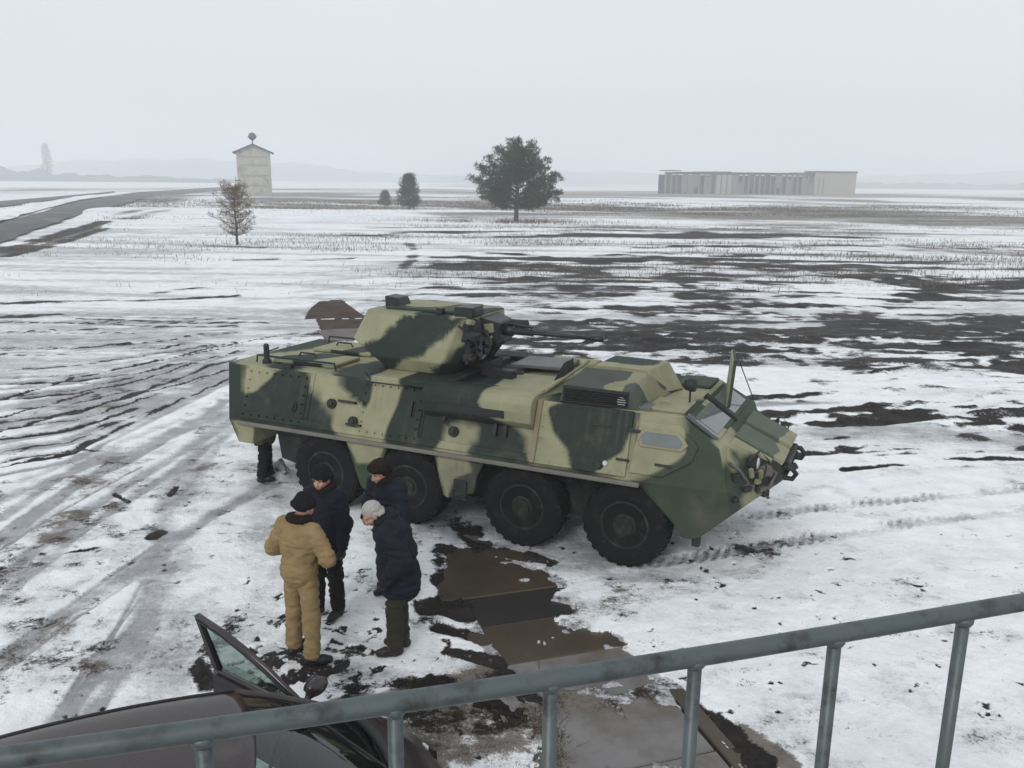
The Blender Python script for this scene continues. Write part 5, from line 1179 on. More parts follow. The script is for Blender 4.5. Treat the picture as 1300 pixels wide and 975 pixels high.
    for i in range(16):
        y = rnd.uniform(.62, 1.25); z = rnd.uniform(2.22, 2.92)
        x = -2.80 + .16 * (1 - abs(z - 2.55) / .5) + rnd.uniform(0, .14) + (y - .6) * .12
        q = MB(); q.box((x, y, z), (rnd.uniform(.08, .20), rnd.uniform(.07, .18), rnd.uniform(.06, .16)), rz=rnd.uniform(-.5, .5), ry=rnd.uniform(-.5, .5), rx=rnd.uniform(-.3, .3))
        q.build('fitting', (brown, MAT_APC_DARK, MAT_GUN, MAT_PAINT)[i % 4], tr, bevel=.012, paint=(flat(C_TAN * .8) if i % 4 == 3 else None))
    for i in range(5):
        y = .66 + .13 * i
        q = MB(); q.tube([(-2.80, y, 2.85 - .02 * i), (-2.56, y + .05, 2.70), (-2.50, y + .02, 2.50), (-2.62, y + .1, 2.28)], .018, 6); q.build('hose', (MAT_APC_DARK, MAT_CABLE)[i % 2], tr, smooth=True)
    # ---------------- wheels
    def wheel(x, y, s):
        w = empty('wheel', (x, y, .575), math.pi if s else 0); w.parent = root
        q = MB()
        R = .575
        q.lathe([(.31, .03), (.36, .0), (.45, -.012), (.525, .008), (.560, .05), (R - .015, .11), (R - .012, .20), (R - .015, .29), (.560, .35), (.525, .392), (.45, .41), (.31, .37)], (0, 0, 0), 'y', 40)
        for i in range(26):
            t = 2 * math.pi * i / 26
            for k, (y0, y1, dt) in enumerate(((.02, .19, .0), (.21, .38, .5))):
                t0 = t + dt * 2 * math.pi / 26
                pts = []
                for rr in (R - .045, R + .012):
                    for yy, da in ((y0, -.02), (y1, -.07 if k == 0 else .03), (y1, .05 if k == 0 else .15), (y0, .10)):
                        r2 = rr - (.022 if (yy in (.02, .38)) else 0)
                        pts.append((r2 * math.cos(t0 + da), yy, r2 * math.sin(t0 + da)))
                q.hexa(pts)
        ty = q.build('tyre', MAT_TYRE, w); smooth_by_angle(ty, 35)
        q = MB(); q.lathe([(.315, .06), (.325, .02), (.30, .015), (.285, .05), (.24, .075), (.20, .07), (.17, .035), (.12, .02), (.115, -.01), (.06, -.015), (.055, .0), (.01, .0)], (0, 0, 0), 'y', 28)
        q.add([], [])
        rm = q.build('rim', MAT_RIM, w); smooth_by_angle(rm, 35)
        q = MB()
        for i in range(10):
            t = 2 * math.pi * i / 10
            q.tube([(.205 * math.cos(t), .075, .205 * math.sin(t)), (.205 * math.cos(t), .045, .205 * math.sin(t))], .014, 6)
        q.build('bolt_circle', MAT_RIM, rm)['kind'] = 'stuff'
        return w
    w0 = wheel(-.06, 0, 0)
    done = [w0]
    for x, s in ((-1.50, 0), (-3.29, 0), (-4.72, 0), (-.06, 1), (-1.50, 1), (-3.29, 1), (-4.72, 1)):
        c = copy_tree(w0, root)
        c.location = (x, APC_W if s else 0.0, .575)
        c.rotation_euler = (0, 0, math.pi if s else 0)
        for k in [o for o in bpy.data.objects if o.parent == c]: k.rotation_euler = (0, 0.4 * x, 0)
    for x in (-.06, -1.50, -3.29, -4.72):
        q = MB(); q.tube([(x, .30, .575), (x, APC_W - .30, .575)], .10, 10); q.lathe([(.2, -.2), (.24, 0), (.2, .2)], (x, 1.45, .575), 'y', 12); q.build('axle', MAT_UNDER, root)
    return root


APC = make_apc()

# ------------------------------------------------------------------ people: skin, cloth and boots grown as smooth surfaces
def _smin(a, b, k):
    h = np.clip(k - np.abs(a - b), 0, None) / k
    return np.minimum(a, b) - h * h * k * 0.25


def blob_mesh(prims, res, k=0.03, wrinkle=0.0, seed=0, wscale=(0.09, 0.09, 0.045)):
    """prims: ('c', a, b, ra, rb) tapered limb; ('e', centre, radii, rotation 3x3 or None) ellipsoid. Returns verts, quads"""
    lo, hi = np.full(3, 1e9), np.full(3, -1e9)
    bb = []
    for p in prims:
        if p[0] == 'c':
            a, b, ra, rb = np.array(p[1], float), np.array(p[2], float), p[3], p[4]
            l, h = np.minimum(a - ra, b - rb), np.maximum(a + ra, b + rb)
        else:
            c, r = np.array(p[1], float), max(p[2]); l, h = c - r, c + r
        bb.append((l, h)); lo, hi = np.minimum(lo, l), np.maximum(hi, h)
    lo -= 3 * res + 0.01; hi += 3 * res + 0.01
    n = np.ceil((hi - lo) / res).astype(int) + 1
    D = np.full(n, 0.05, np.float32)
    ax = [lo[i] + res * np.arange(n[i]) for i in range(3)]
    pad = k + 2.5 * res
    for p, (l, h) in zip(prims, bb):
        i0 = np.maximum(((l - pad - lo) / res).astype(int), 0); i1 = np.minimum(((h + pad - lo) / res).astype(int) + 2, n)
        sl = tuple(slice(i0[i], i1[i]) for i in range(3))
        X, Y, Z = np.meshgrid(*[ax[i][sl[i]] for i in range(3)], indexing='ij', sparse=True)
        if p[0] == 'c':
            a, b = np.array(p[1], float), np.array(p[2], float); ra, rb = p[3], p[4]
            d = b - a; L = d @ d + 1e-12
            t = np.clip(((X - a[0]) * d[0] + (Y - a[1]) * d[1] + (Z - a[2]) * d[2]) / L, 0, 1)
            v = np.sqrt((X - a[0] - t * d[0]) ** 2 + (Y - a[1] - t * d[1]) ** 2 + (Z - a[2] - t * d[2]) ** 2) - (ra + (rb - ra) * t)
        else:
            c, r = np.array(p[1], float), np.array(p[2], float)
            Rm = np.eye(3) if p[3] is None else np.array(p[3])
            q = [X - c[0], Y - c[1], Z - c[2]]
            u = [(Rm[0, i] * q[0] + Rm[1, i] * q[1] + Rm[2, i] * q[2]) / r[i] for i in range(3)]
            k0 = np.sqrt(u[0] ** 2 + u[1] ** 2 + u[2] ** 2) + 1e-9
            k1 = np.sqrt((u[0] / r[0]) ** 2 + (u[1] / r[1]) ** 2 + (u[2] / r[2]) ** 2) + 1e-9
            v = k0 * (k0 - 1) / k1
        D[sl] = _smin(D[sl], v.astype(np.float32), k)
    return surface_net(D, lo, res, wrinkle, seed, wscale)


def surface_net(D, lo, res, wrinkle, seed, wscale):
    S = D < 0
    c = sum(S[i:S.shape[0] - 1 + i, j:S.shape[1] - 1 + j, k:S.shape[2] - 1 + k].astype(np.int8) for i in (0, 1) for j in (0, 1) for k in (0, 1))
    act = (c > 0) & (c < 8)
    idx = np.full(act.shape, -1, np.int64)
    I = np.argwhere(act); idx[act] = np.arange(len(I))
    P = np.zeros((len(I), 3)); W = np.zeros(len(I))
    corners = [(i, j, k) for i in (0, 1) for j in (0, 1) for k in (0, 1)]
    val = {q: D[I[:, 0] + q[0], I[:, 1] + q[1], I[:, 2] + q[2]].astype(float) for q in corners}
    for q in corners:
        for a in range(3):
            if q[a] == 0:
                r = list(q); r[a] = 1; r = tuple(r)
                va, vb = val[q], val[r]
                m = (va < 0) != (vb < 0)
                t = np.where(m, va / np.where(m, va - vb, 1), 0)
                pt = np.array(q, float)[None, :].repeat(len(I), 0); pt[:, a] = t
                P[m] += pt[m]; W[m] += 1
    V = lo + res * (I + P / W[:, None])
    F = []
    n = D.shape
    for a in range(3):
        b, c2 = (a + 1) % 3, (a + 2) % 3
        s0 = [slice(None)] * 3; s1 = [slice(None)] * 3
        s0[a] = slice(0, n[a] - 1); s1[a] = slice(1, n[a])
        A, B = S[tuple(s0)], S[tuple(s1)]
        E = np.argwhere(A != B)
        E = E[(E[:, b] > 0) & (E[:, c2] > 0) & (E[:, b] < n[b] - 1) & (E[:, c2] < n[c2] - 1)]
        if not len(E): continue
        def cell(db, dc):
            q = E.copy(); q[:, b] += db; q[:, c2] += dc
            return idx[q[:, 0], q[:, 1], q[:, 2]]
        f = np.stack([cell(-1, -1), cell(0, -1), cell(0, 0), cell(-1, 0)], 1)
        ins = A[E[:, 0], E[:, 1], E[:, 2]]
        f[~ins] = f[~ins][:, ::-1]
        F.append(f)
    F = np.vstack(F)
    # normals, a light relax and cloth wrinkles
    def normals():
        N = np.zeros_like(V)
        fn = np.cross(V[F[:, 2]] - V[F[:, 0]], V[F[:, 3]] - V[F[:, 1]])
        for q in range(4): np.add.at(N, F[:, q], fn)
        return N / (np.linalg.norm(N, axis=1, keepdims=True) + 1e-12)
    if wrinkle:
        N = normals()
        Q = V / np.array(wscale)
        w = vnoise3(Q, 1.0, seed) + 0.6 * vnoise3(Q * 2.1 + 5, 1.0, seed + 3)
        w = 1 - np.abs(w) * 1.6
        V = V + N * (wrinkle * w)[:, None]
    return V, F


def cloth(name, prims, mat, parent, res=0.012, k=0.05, wrinkle=0.006, seed=0, wscale=(0.10, 0.10, 0.05), cut=None):
    V, F = blob_mesh(prims, res, k, wrinkle, seed, wscale)
    return np_mesh(name, V, F, mat, parent)


def rotm(rx=0, ry=0, rz=0):
    return np.array(Euler((rx, ry, rz)).to_matrix())


def hand_prims(w, d, up, side, scale=1.0, curl=0.6, fat=0.0):
    """w wrist, d direction of the palm, up = back of the hand, side = towards the thumb"""
    w, d, up = np.array(w, float), np.array(d, float), np.array(up, float)
    d = d / np.linalg.norm(d); up = up - d * (up @ d); up /= np.linalg.norm(up)
    s = np.cross(d, up); s = s if s @ np.array(side, float) > 0 else -s
    P = [('c', w, w + d * 0.03, 0.030 + fat, 0.033 + fat)]
    for i, o in enumerate((-0.030, -0.010, 0.010, 0.030)):
        P.append(('c', w + d * 0.02 + s * o * 0.7, w + d * 0.085 + s * o, 0.016 + fat, 0.0135 + fat))
    for i, (o, L) in enumerate(((-0.031, 0.058), (-0.0105, 0.074), (0.0105, 0.080), (0.031, 0.070))):
        a = w + d * 0.088 + s * o
        c1 = curl * (0.9 + 0.1 * i); d1 = d * math.cos(c1) - up * math.sin(c1)
        b = a + d1 * L * 0.5
        c2 = c1 + curl * 1.1; d2 = d * math.cos(c2) - up * math.sin(c2)
        c = b + d2 * L * 0.5
        P += [('c', a, b, 0.0105 + fat, 0.0098 + fat), ('c', b, c, 0.0098 + fat, 0.0082 + fat)]
    t0 = w + d * 0.028 + s * 0.030; t1 = t0 + d * 0.035 + s * 0.030 - up * 0.012; t2 = t1 + d * 0.034 + s * 0.004 - up * 0.012
    P += [('c', t0, t1, 0.015 + fat, 0.0115 + fat), ('c', t1, t2, 0.0115 + fat, 0.009 + fat)]
    return P


MAT_SKIN = attr_mat('skin', 'tint', 0.55, 0.10, 14.0, 0.0006, 120, spec=0.35)
MAT_KNIT = M('black_knit', (0.010, 0.010, 0.011), 0.95, 0.3, 60, 0.002, bscale=220, spec=0.1)
MAT_FUR = M('dark_brown_fur', (0.016, 0.011, 0.009), 0.95, 0.5, 60, 0.006, bscale=150, spec=0.1)
MAT_NAVY = M('navy_quilted_cloth', (0.0075, 0.0095, 0.018), 0.75, 0.3, 9, 0.002, bscale=50, spec=0.18)
MAT_NAVY2 = M('dark_navy_cloth', (0.0065, 0.008, 0.0155), 0.8, 0.3, 9, 0.002, bscale=50, spec=0.18)
MAT_BLACKCLOTH = M('black_cloth', (0.010, 0.010, 0.0115), 0.85, 0.3, 9, 0.002, bscale=60, spec=0.12)
MAT_OLIVE = M('olive_brown_cloth', (0.034, 0.032, 0.022), 0.85, 0.3, 9, 0.002, bscale=60, spec=0.12)
MAT_MUSTARD = M('mustard_brown_canvas', (0.250, 0.178, 0.088), 0.85, 0.28, 7, 0.0025, dirt=(0.20, 0.135, 0.06), dirt_amt=0.25, dirt_scale=5, bscale=70, spec=0.12)
MAT_GREYSLEEVE = M('worn_khaki_cuff', (0.17, 0.145, 0.09), 0.85, 0.25, 12, 0.002, spec=0.1)
MAT_BOOT = M('black_leather', (0.009, 0.009, 0.010), 0.5, 0.3, 12, 0.001, spec=0.35)
MAT_BROWNBOOT = M('dark_brown_leather', (0.020, 0.013, 0.011), 0.5, 0.3, 12, 0.001, spec=0.35)
MAT_GREYHAIR = M('grey_hair', (0.34, 0.325, 0.31), 0.8, 0.35, 50, 0.004, bscale=170, spec=0.2)
MAT_CAMOCLOTH = M('olive_field_cloth', (0.10, 0.095, 0.055), 0.85, 0.5, 9, 0.002, spec=0.1, dirt=(0.03, 0.035, 0.025), dirt_amt=0.6, dirt_scale=6)


def V3(*a): return np.array(a, float)


def make_person(loc, heading, label, J, mats, hat=None, hair=None, gloves=False, collar=None, jacket_hem=0.78, puff=0.0, seed=0, coverall=False, group='men standing by the vehicle'):
    """J: joints in the figure's frame (faces +y): hip, knees, ankles, chest, neck, head, shoulders, elbows, wrists, toes, palm"""
    t = empty('person', (loc[0], loc[1], loc[2]), heading, label, 'person', group)
    hL, hR = J['hipL'], J['hipR']
    head, Rh = J['head'], J['Rh']
    def H(x, y, z): return head + Rh @ V3(x, y, z)
    hands = []
    for s in 'LR':
        hands += hand_prims(J['wr' + s], J['pd' + s], J['pu' + s], J['ps' + s], curl=J.get('curl', 0.6), fat=0.0)
    pel, ch, nk = J['pelvis'], J['chest'], J['neck']
    headp = [('e', H(0, -.008, .035), (.077, .097, .092), Rh), ('e', H(0, .018, -.045), (.060, .074, .075), Rh), ('c', H(0, .06, -.085), H(0, .07, -.09), .024, .022),
             ('c', H(0, .088, .012), H(0, .116, -.030), .011, .016), ('c', H(-.012, .103, -.033), H(.012, .103, -.033), .010, .010),
             ('c', H(-.045, .078, .028), H(.045, .078, .028), .016, .016), ('c', H(-.038, .066, -.03), H(-.03, .075, -.04), .025, .022), ('c', H(.038, .066, -.03), H(.03, .075, -.04), .025, .022),
             ('c', H(-.02, .092, -.066), H(.02, .092, -.066), .010, .010),
             ('e', H(-.079, -.005, -.01), (.012, .022, .032), Rh), ('e', H(.079, -.005, -.01), (.012, .022, .032), Rh)]
    body = headp + [('c', nk, H(0, -.012, -.06), .056, .054), ('c', pel, ch, .125, .135), ('c', ch, nk, .11, .055),
                    ('c', J['shL'], J['shR'], .060, .060)]
    for s in 'LR':
        body += [('c', J['sh' + s], J['el' + s], .052, .042), ('c', J['el' + s], J['wr' + s], .042, .028),
                 ('c', J['hip' + s], J['kn' + s], .078, .056), ('c', J['kn' + s], J['an' + s], .055, .040), ('c', J['an' + s], J['toe' + s], .038, .030)]
    V, F = blob_mesh(body + hands, 0.0078, 0.014)
    col = np.tile(np.array([0.42, 0.235, 0.175, 1.0]), (len(V), 1))
    Q = (V - head) @ Rh
    hd = np.linalg.norm(Q, axis=1) < 0.2
    for ex in (-.031, .031):
        col[hd & (np.hypot(Q[:, 0] - ex, (Q[:, 2] - .008) * 1.6) < .014) & (Q[:, 1] > .04), :3] = (0.06, 0.04, 0.035)
        col[hd & (np.abs(Q[:, 2] - .030) < .006) & (np.abs(Q[:, 0] - ex) < .022) & (Q[:, 1] > .05), :3] = (0.05, 0.035, 0.03)
    col[hd & (np.abs(Q[:, 2] + .066) < .006) & (np.abs(Q[:, 0]) < .024) & (Q[:, 1] > .06), :3] = (0.26, 0.10, 0.09)
    chk = hd & (np.abs(np.abs(Q[:, 0]) - .04) < .02) & (np.abs(Q[:, 2] + .03) < .02) & (Q[:, 1] > .03)
    col[chk, :3] = (0.46, 0.215, 0.16)
    np_mesh('body', V, F, MAT_SKIN, t, col=col)
    # trousers
    tr = [('c', pel, pel + V3(0, 0, .05), .135, .14)]
    for s in 'LR':
        tr += [('c', J['hip' + s], J['kn' + s], .100 + puff * .4, .080), ('c', J['kn' + s], J['an' + s] + V3(0, 0, .04), .082, .076)]
    cloth('trousers', tr, mats['trousers'], t, k=0.045, wrinkle=0.013, wscale=(.16, .16, .07), seed=seed)
    # jacket
    hem = pel.copy(); hem[2] = jacket_hem + .10
    jk = [('e', (pel + ch) / 2 + V3(0, 0, .02), (.19 + puff, .150 + puff, .27), None), ('e', ch + V3(0, 0, .02), (.195 + puff, .150 + puff, .20), None),
          ('c', J['shL'] * .92 + J['shR'] * .08, J['shR'] * .92 + J['shL'] * .08, .078 + puff * .6, .078 + puff * .6), ('c', ch, nk, .12, .085)]
    if not coverall:
        jk += [('e', hem, (.205 + puff, .185 + puff, .18), None), ('c', ch * .5 + pel * .5, hem, .172 + puff, .182 + puff), ('c', J['hipL'] * .7 + J['hipR'] * .3 + V3(0, 0, jacket_hem - J['hipL'][2] + .09), J['hipR'] * .7 + J['hipL'] * .3 + V3(0, 0, jacket_hem - J['hipR'][2] + .09), .12 + puff, .12 + puff)]
    else:
        jk += [('e', pel + V3(0, -.02, .02), (.188, .155, .16), None)]
    for s in 'LR':
        jk += [('c', J['sh' + s], J['el' + s], .080 + puff * .7, .070 + puff * .6), ('c', J['el' + s], J['wr' + s] - (J['wr' + s] - J['el' + s]) * .05, .070 + puff * .6, .052 + puff * .4)]
    cloth('coverall_top' if coverall else 'jacket', jk, mats['jacket'], t, k=0.05, wrinkle=0.014 + puff * .2, seed=seed + 5, wscale=(.12, .12, .06) if puff < .01 else (.3, .3, .075))
    if coverall:
        q = [('c', pel + V3(-.13, 0, .06), pel + V3(.13, 0, .06), .13, .13)]
        V2, F2 = blob_mesh([('e', pel + V3(0, 0, .06), (.197, .162, .03), None)], .01, .02)
        np_mesh('waistband', V2, F2, mats['jacket'], t)
        for s in 'LR':
            d = J['wr' + s] - J['el' + s]; d /= np.linalg.norm(d)
            cloth('cuff', [('c', J['wr' + s] - d * .20, J['wr' + s] - d * .02, .071, .058)], MAT_GREYSLEEVE, t, res=.01, wrinkle=.004, seed=seed)
    if collar is not None:
        ring = []
        for i in range(12):
            a0, a1 = 2 * math.pi * i / 12, 2 * math.pi * (i + 1) / 12
            c = nk + V3(0, -.005, .035)
            ring.append(('c', c + V3(.088 * math.cos(a0), .085 * math.sin(a0), -.02 * math.sin(a0)), c + V3(.088 * math.cos(a1), .085 * math.sin(a1), -.02 * math.sin(a1)), .040, .040))
        cloth('collar', ring, collar, t, res=.01, k=.02, wrinkle=.006, seed=seed, wscale=(.04, .04, .04))
    # boots
    for s in 'LR':
        an, toe = J['an' + s], J['toe' + s]
        d = toe - an; d[2] = 0; d /= np.linalg.norm(d)
        base = np.array([an[0], an[1], 0.045])
        bt = [('c', an + V3(0, 0, .13), base, .062, .056), ('c', base - d * .045, base + d * .10, .046, .047), ('c', base + d * .10, base + d * .165 + V3(0, 0, -.004), .047, .040)]
        cloth('boot', bt, mats['boots'], t, res=.0095, k=.03, wrinkle=.002, seed=seed)
    if gloves:
        for s in 'LR':
            gp = hand_prims(J['wr' + s], J['pd' + s], J['pu' + s], J['ps' + s], curl=J.get('curl', .6), fat=.0045)
            gp.append(('c', J['wr' + s] - (J['wr' + s] - J['el' + s]) * .22, J['wr' + s], .042, .040))
            V2, F2 = blob_mesh(gp, .0065, .010)
            np_mesh('glove', V2, F2, MAT_BOOT, t)
    if hat == 'knit':
        hp = [('e', H(0, -.012, .052), (.095, .112, .098), Rh), ('c', H(-.055, .052, .072), H(.055, .052, .072), .036, .036), ('c', H(-.078, -.06, .03), H(.078, -.06, .03), .04, .04),
              ('c', H(-.082, .0, .035), H(-.078, .05, .045), .026, .026), ('c', H(.082, .0, .035), H(.078, .05, .045), .026, .026), ('e', H(0, -.01, .12), (.07, .08, .05), Rh)]
        cloth('knit_cap', hp, MAT_KNIT, t, res=.008, k=.03, wrinkle=.003, seed=seed, wscale=(.03, .03, .03))
    elif hat == 'fur':
        hp = [('e', H(0, -.012, .075), (.098, .112, .085), Rh), ('c', H(-.06, .066, .080), H(.06, .066, .080), .034, .034), ('c', H(-.088, -.01, .01), H(-.085, .0, .07), .034, .036), ('c', H(.088, -.01, .01), H(.085, .0, .07), .034, .036),
              ('c', H(-.06, -.085, .0), H(.06, -.085, .0), .04, .04), ('c', H(-.06, -.08, .06), H(.06, -.08, .06), .04, .04)]
        cloth('fur_hat', hp, MAT_FUR, t, res=.008, k=.025, wrinkle=.006, seed=seed, wscale=(.03, .03, .03))
    if hair is not None:
        hp = [('e', H(0, -.018, .048), (.084, .100, .090), Rh), ('c', H(-.072, -.02, .01), H(-.07, -.05, -.03), .018, .016), ('c', H(.072, -.02, .01), H(.07, -.05, -.03), .018, .016), ('c', H(-.05, -.085, -.03), H(.05, -.085, -.03), .026, .026)]
        cloth('hair', hp, hair, t, res=.0075, k=.02, wrinkle=.005, seed=seed, wscale=(.02, .06, .02))
    return t


def stand(lean=0.0, head_tilt=0.0, head_turn=0.0, feet=((-.13, 0.0, 8), (.13, 0.02, -8)), arms=None, height=1.0, hunch=0.0, curl=0.6):
    """joints of a standing figure facing +y; left is -x. feet: x, y, toe-out degrees. arms: (elbow, wrist, palm dir, back of hand, thumb side) per side"""
    J = {}
    J['pelvis'] = V3(0, 0, .96)
    J['hipL'], J['hipR'] = V3(-.095, 0, .92), V3(.095, 0, .92)
    for s, (fx, fy, out) in zip('LR', feet):
        J['an' + s] = V3(fx, fy, .09)
        a = math.radians(out) * (-1)
        J['toe' + s] = J['an' + s] + V3(math.sin(-a) * -1 * (1 if s == 'L' else 1), math.cos(a), 0) * .15 + V3(0, 0, -.05)
        J['kn' + s] = (J['hip' + s] + J['an' + s]) / 2 + V3(0, .02, .0)
    l = math.radians(lean); c, sn = math.cos(l), math.sin(l)
    def up(x, y, z):     # rotate the upper body about the hips
        z -= .96
        return V3(x, y * c + z * sn, .96 + z * c - y * sn)
    J['chest'] = up(0, 0, 1.28); J['neck'] = up(0, .01 + hunch, 1.50 - hunch * .4)
    J['shL'], J['shR'] = up(-.185, hunch * .6, 1.43), up(.185, hunch * .6, 1.43)
    J['Rh'] = rotm(0, 0, math.radians(head_turn)) @ rotm(-math.radians(head_tilt), 0, 0)
    J['head'] = J['neck'] + J['Rh'] @ V3(0, .025, .135)
    for s, a in zip('LR', arms):
        J['el' + s], J['wr' + s] = V3(*a[0]), V3(*a[1]); J['pd' + s], J['pu' + s], J['ps' + s] = V3(*a[2]), V3(*a[3]), V3(*a[4])
    J['curl'] = curl
    if height != 1.0:
        for k_ in J:
            if k_ in ('Rh', 'curl') or k_[:2] in ('pd', 'pu', 'ps'): continue
            J[k_] = J[k_] * height
    return J


ARM_FRONT = [((-.34, .0, 1.17), (-.15, .24, 1.10), (.75, .6, -.1), (0, .3, 1), (0, .5, .8)), ((.34, .02, 1.17), (.15, .25, 1.08), (-.75, .6, -.1), (0, .3, 1), (0, .5, .8))]
ARM_HANG = [((-.25, -.02, 1.14), (-.27, .06, .88), (-.02, .10, -1), (-1, .1, 0), (0, 1, 0)), ((.25, -.02, 1.14), (.27, .06, .88), (.02, .10, -1), (1, .1, 0), (0, 1, 0))]
ARM_PHONE = [((-.27, .10, 1.14), (-.10, .30, 1.10), (.7, .7, .0), (-.3, .5, .8), (0, .2, 1)), ((.27, .10, 1.14), (.10, .30, 1.08), (-.7, .7, .0), (.3, .5, .8), (0, .2, 1))]
D2 = math.radians

ARM_POCKET = [((-.30, -.03, 1.15), (-.25, .14, .93), (.25, .25, -1), (-1, .2, 0), (0, 1, .3)), ((.30, -.03, 1.15), (.25, .14, .93), (-.25, .25, -1), (1, .2, 0), (0, 1, .3))]

make_person((-2.12, 8.00, 0.025), D2(-27), 'man in mustard brown coverall and black cap seen from behind', stand(lean=2, head_tilt=14, head_turn=-10, feet=((-.15, .02, 4), (.16, -.06, -52)), arms=ARM_FRONT, height=1.0),
            dict(jacket=MAT_MUSTARD, trousers=MAT_MUSTARD, boots=MAT_BOOT), hat='knit', collar=MAT_FUR, coverall=True, puff=.004, seed=3)
make_person((-2.05, 8.96, 0.025), D2(150), 'man in black cap and dark navy jacket facing the camera behind the coverall man', stand(lean=0, head_tilt=8, head_turn=8, feet=((-.12, .0, 10), (.10, .10, -10)), arms=ARM_HANG, height=1.0, curl=.5),
            dict(jacket=MAT_NAVY2, trousers=MAT_BLACKCLOTH, boots=MAT_BOOT), hat='knit', collar=MAT_FUR, gloves=True, jacket_hem=.76, seed=11)
make_person((-1.38, 9.36, 0.025), D2(140), 'man in fur hat and navy jacket looking down behind the grey-haired man', stand(lean=6, head_tilt=20, head_turn=-4, feet=((-.12, .05, 8), (.14, -.04, -8)), arms=ARM_PHONE, height=1.0, hunch=.03),
            dict(jacket=MAT_NAVY, trousers=MAT_BLACKCLOTH, boots=MAT_BOOT), hat='fur', collar=MAT_FUR, jacket_hem=.72, puff=.018, seed=21)
make_person((-1.14, 8.15, 0.025), D2(98), 'grey-haired bareheaded man in navy puffer jacket and olive trousers bowing his head', stand(lean=9, head_tilt=40, head_turn=4, feet=((-.07, .06, 6), (.10, -.02, -14)), arms=ARM_POCKET, height=1.0, hunch=.05),
            dict(jacket=MAT_NAVY, trousers=MAT_OLIVE, boots=MAT_BROWNBOOT), hair=MAT_GREYHAIR, gloves=True, collar=MAT_NAVY2, jacket_hem=.70, puff=.026, seed=31)
make_person((-4.05, 13.42, 0.02), D2(-70), 'man in olive field clothes mostly hidden behind the rear of the vehicle', stand(lean=6, head_tilt=20, feet=((-.12, .06, 8), (.12, -.06, -8)), arms=ARM_PHONE, height=.95, hunch=.03),
            dict(jacket=MAT_CAMOCLOTH, trousers=MAT_BLACKCLOTH, boots=MAT_BOOT), hat='knit', jacket_hem=.66, seed=41)

# ------------------------------------------------------------------ parked saloon car below the platform, driver's door open
MAT_CARPAINT = M('dusty_maroon_grey_paint', (0.030, 0.021, 0.022), 0.20, 0.12, 2.0, dirt=(0.075, 0.066, 0.06), dirt_amt=0.25, dirt_scale=1.6, spec=0.5)
MAT_TRIM = M('black_trim', (0.012, 0.012, 0.013), 0.6, 0.2, 10)
MAT_INTERIOR = M('dark_interior', (0.03, 0.03, 0.032), 0.85, 0.25, 8, 0.001)
MAT_CARGLASS = glass_mat('green_tinted_glass', (0.40, 0.55, 0.49), 0.04)
MAT_DOORGLASS = glass_mat('door_glass', (0.36, 0.50, 0.42), 0.04)
MAT_ALLOY = M('alloy_rim', (0.35, 0.35, 0.36), 0.4, 0.1, 6, metal=0.8)
MAT_REDLENS = M('red_lens', (0.30, 0.02, 0.02), 0.2, 0.1, 6)


def grid_obj(name, fn, nu, nv, mat, parent, th=0.0, smooth=True):
    """surface fn(u, v) for u, v in 0..1, given thickness th downwards"""
    vs, fs = [], []
    for i in range(nu + 1):
        for j in range(nv + 1):
            vs.append(Vector(fn(i / nu, j / nv)))
    n = nv + 1
    for i in range(nu):
        for j in range(nv):
            fs.append((i * n + j, i * n + j + 1, (i + 1) * n + j + 1, (i + 1) * n + j))
    if th:
        m = len(vs)
        vs += [v - Vector((0, 0, th)) for v in vs[:m]]
        fs += [tuple(q + m for q in reversed(f)) for f in fs[:]]
        for i in range(nu):
            fs.append((i * n, (i + 1) * n, (i + 1) * n + m, i * n + m)); fs.append((i * n + nv, i * n + nv + m, (i + 1) * n + nv + m, (i + 1) * n + nv))
        for j in range(nv):
            fs.append((j, j + m, j + 1 + m, j + 1)); fs.append((nu * n + j, nu * n + j + 1, nu * n + j + 1 + m, nu * n + j + m))
    b = MB(); b.add(vs, fs)
    return b.build(name, mat, parent, smooth=smooth)


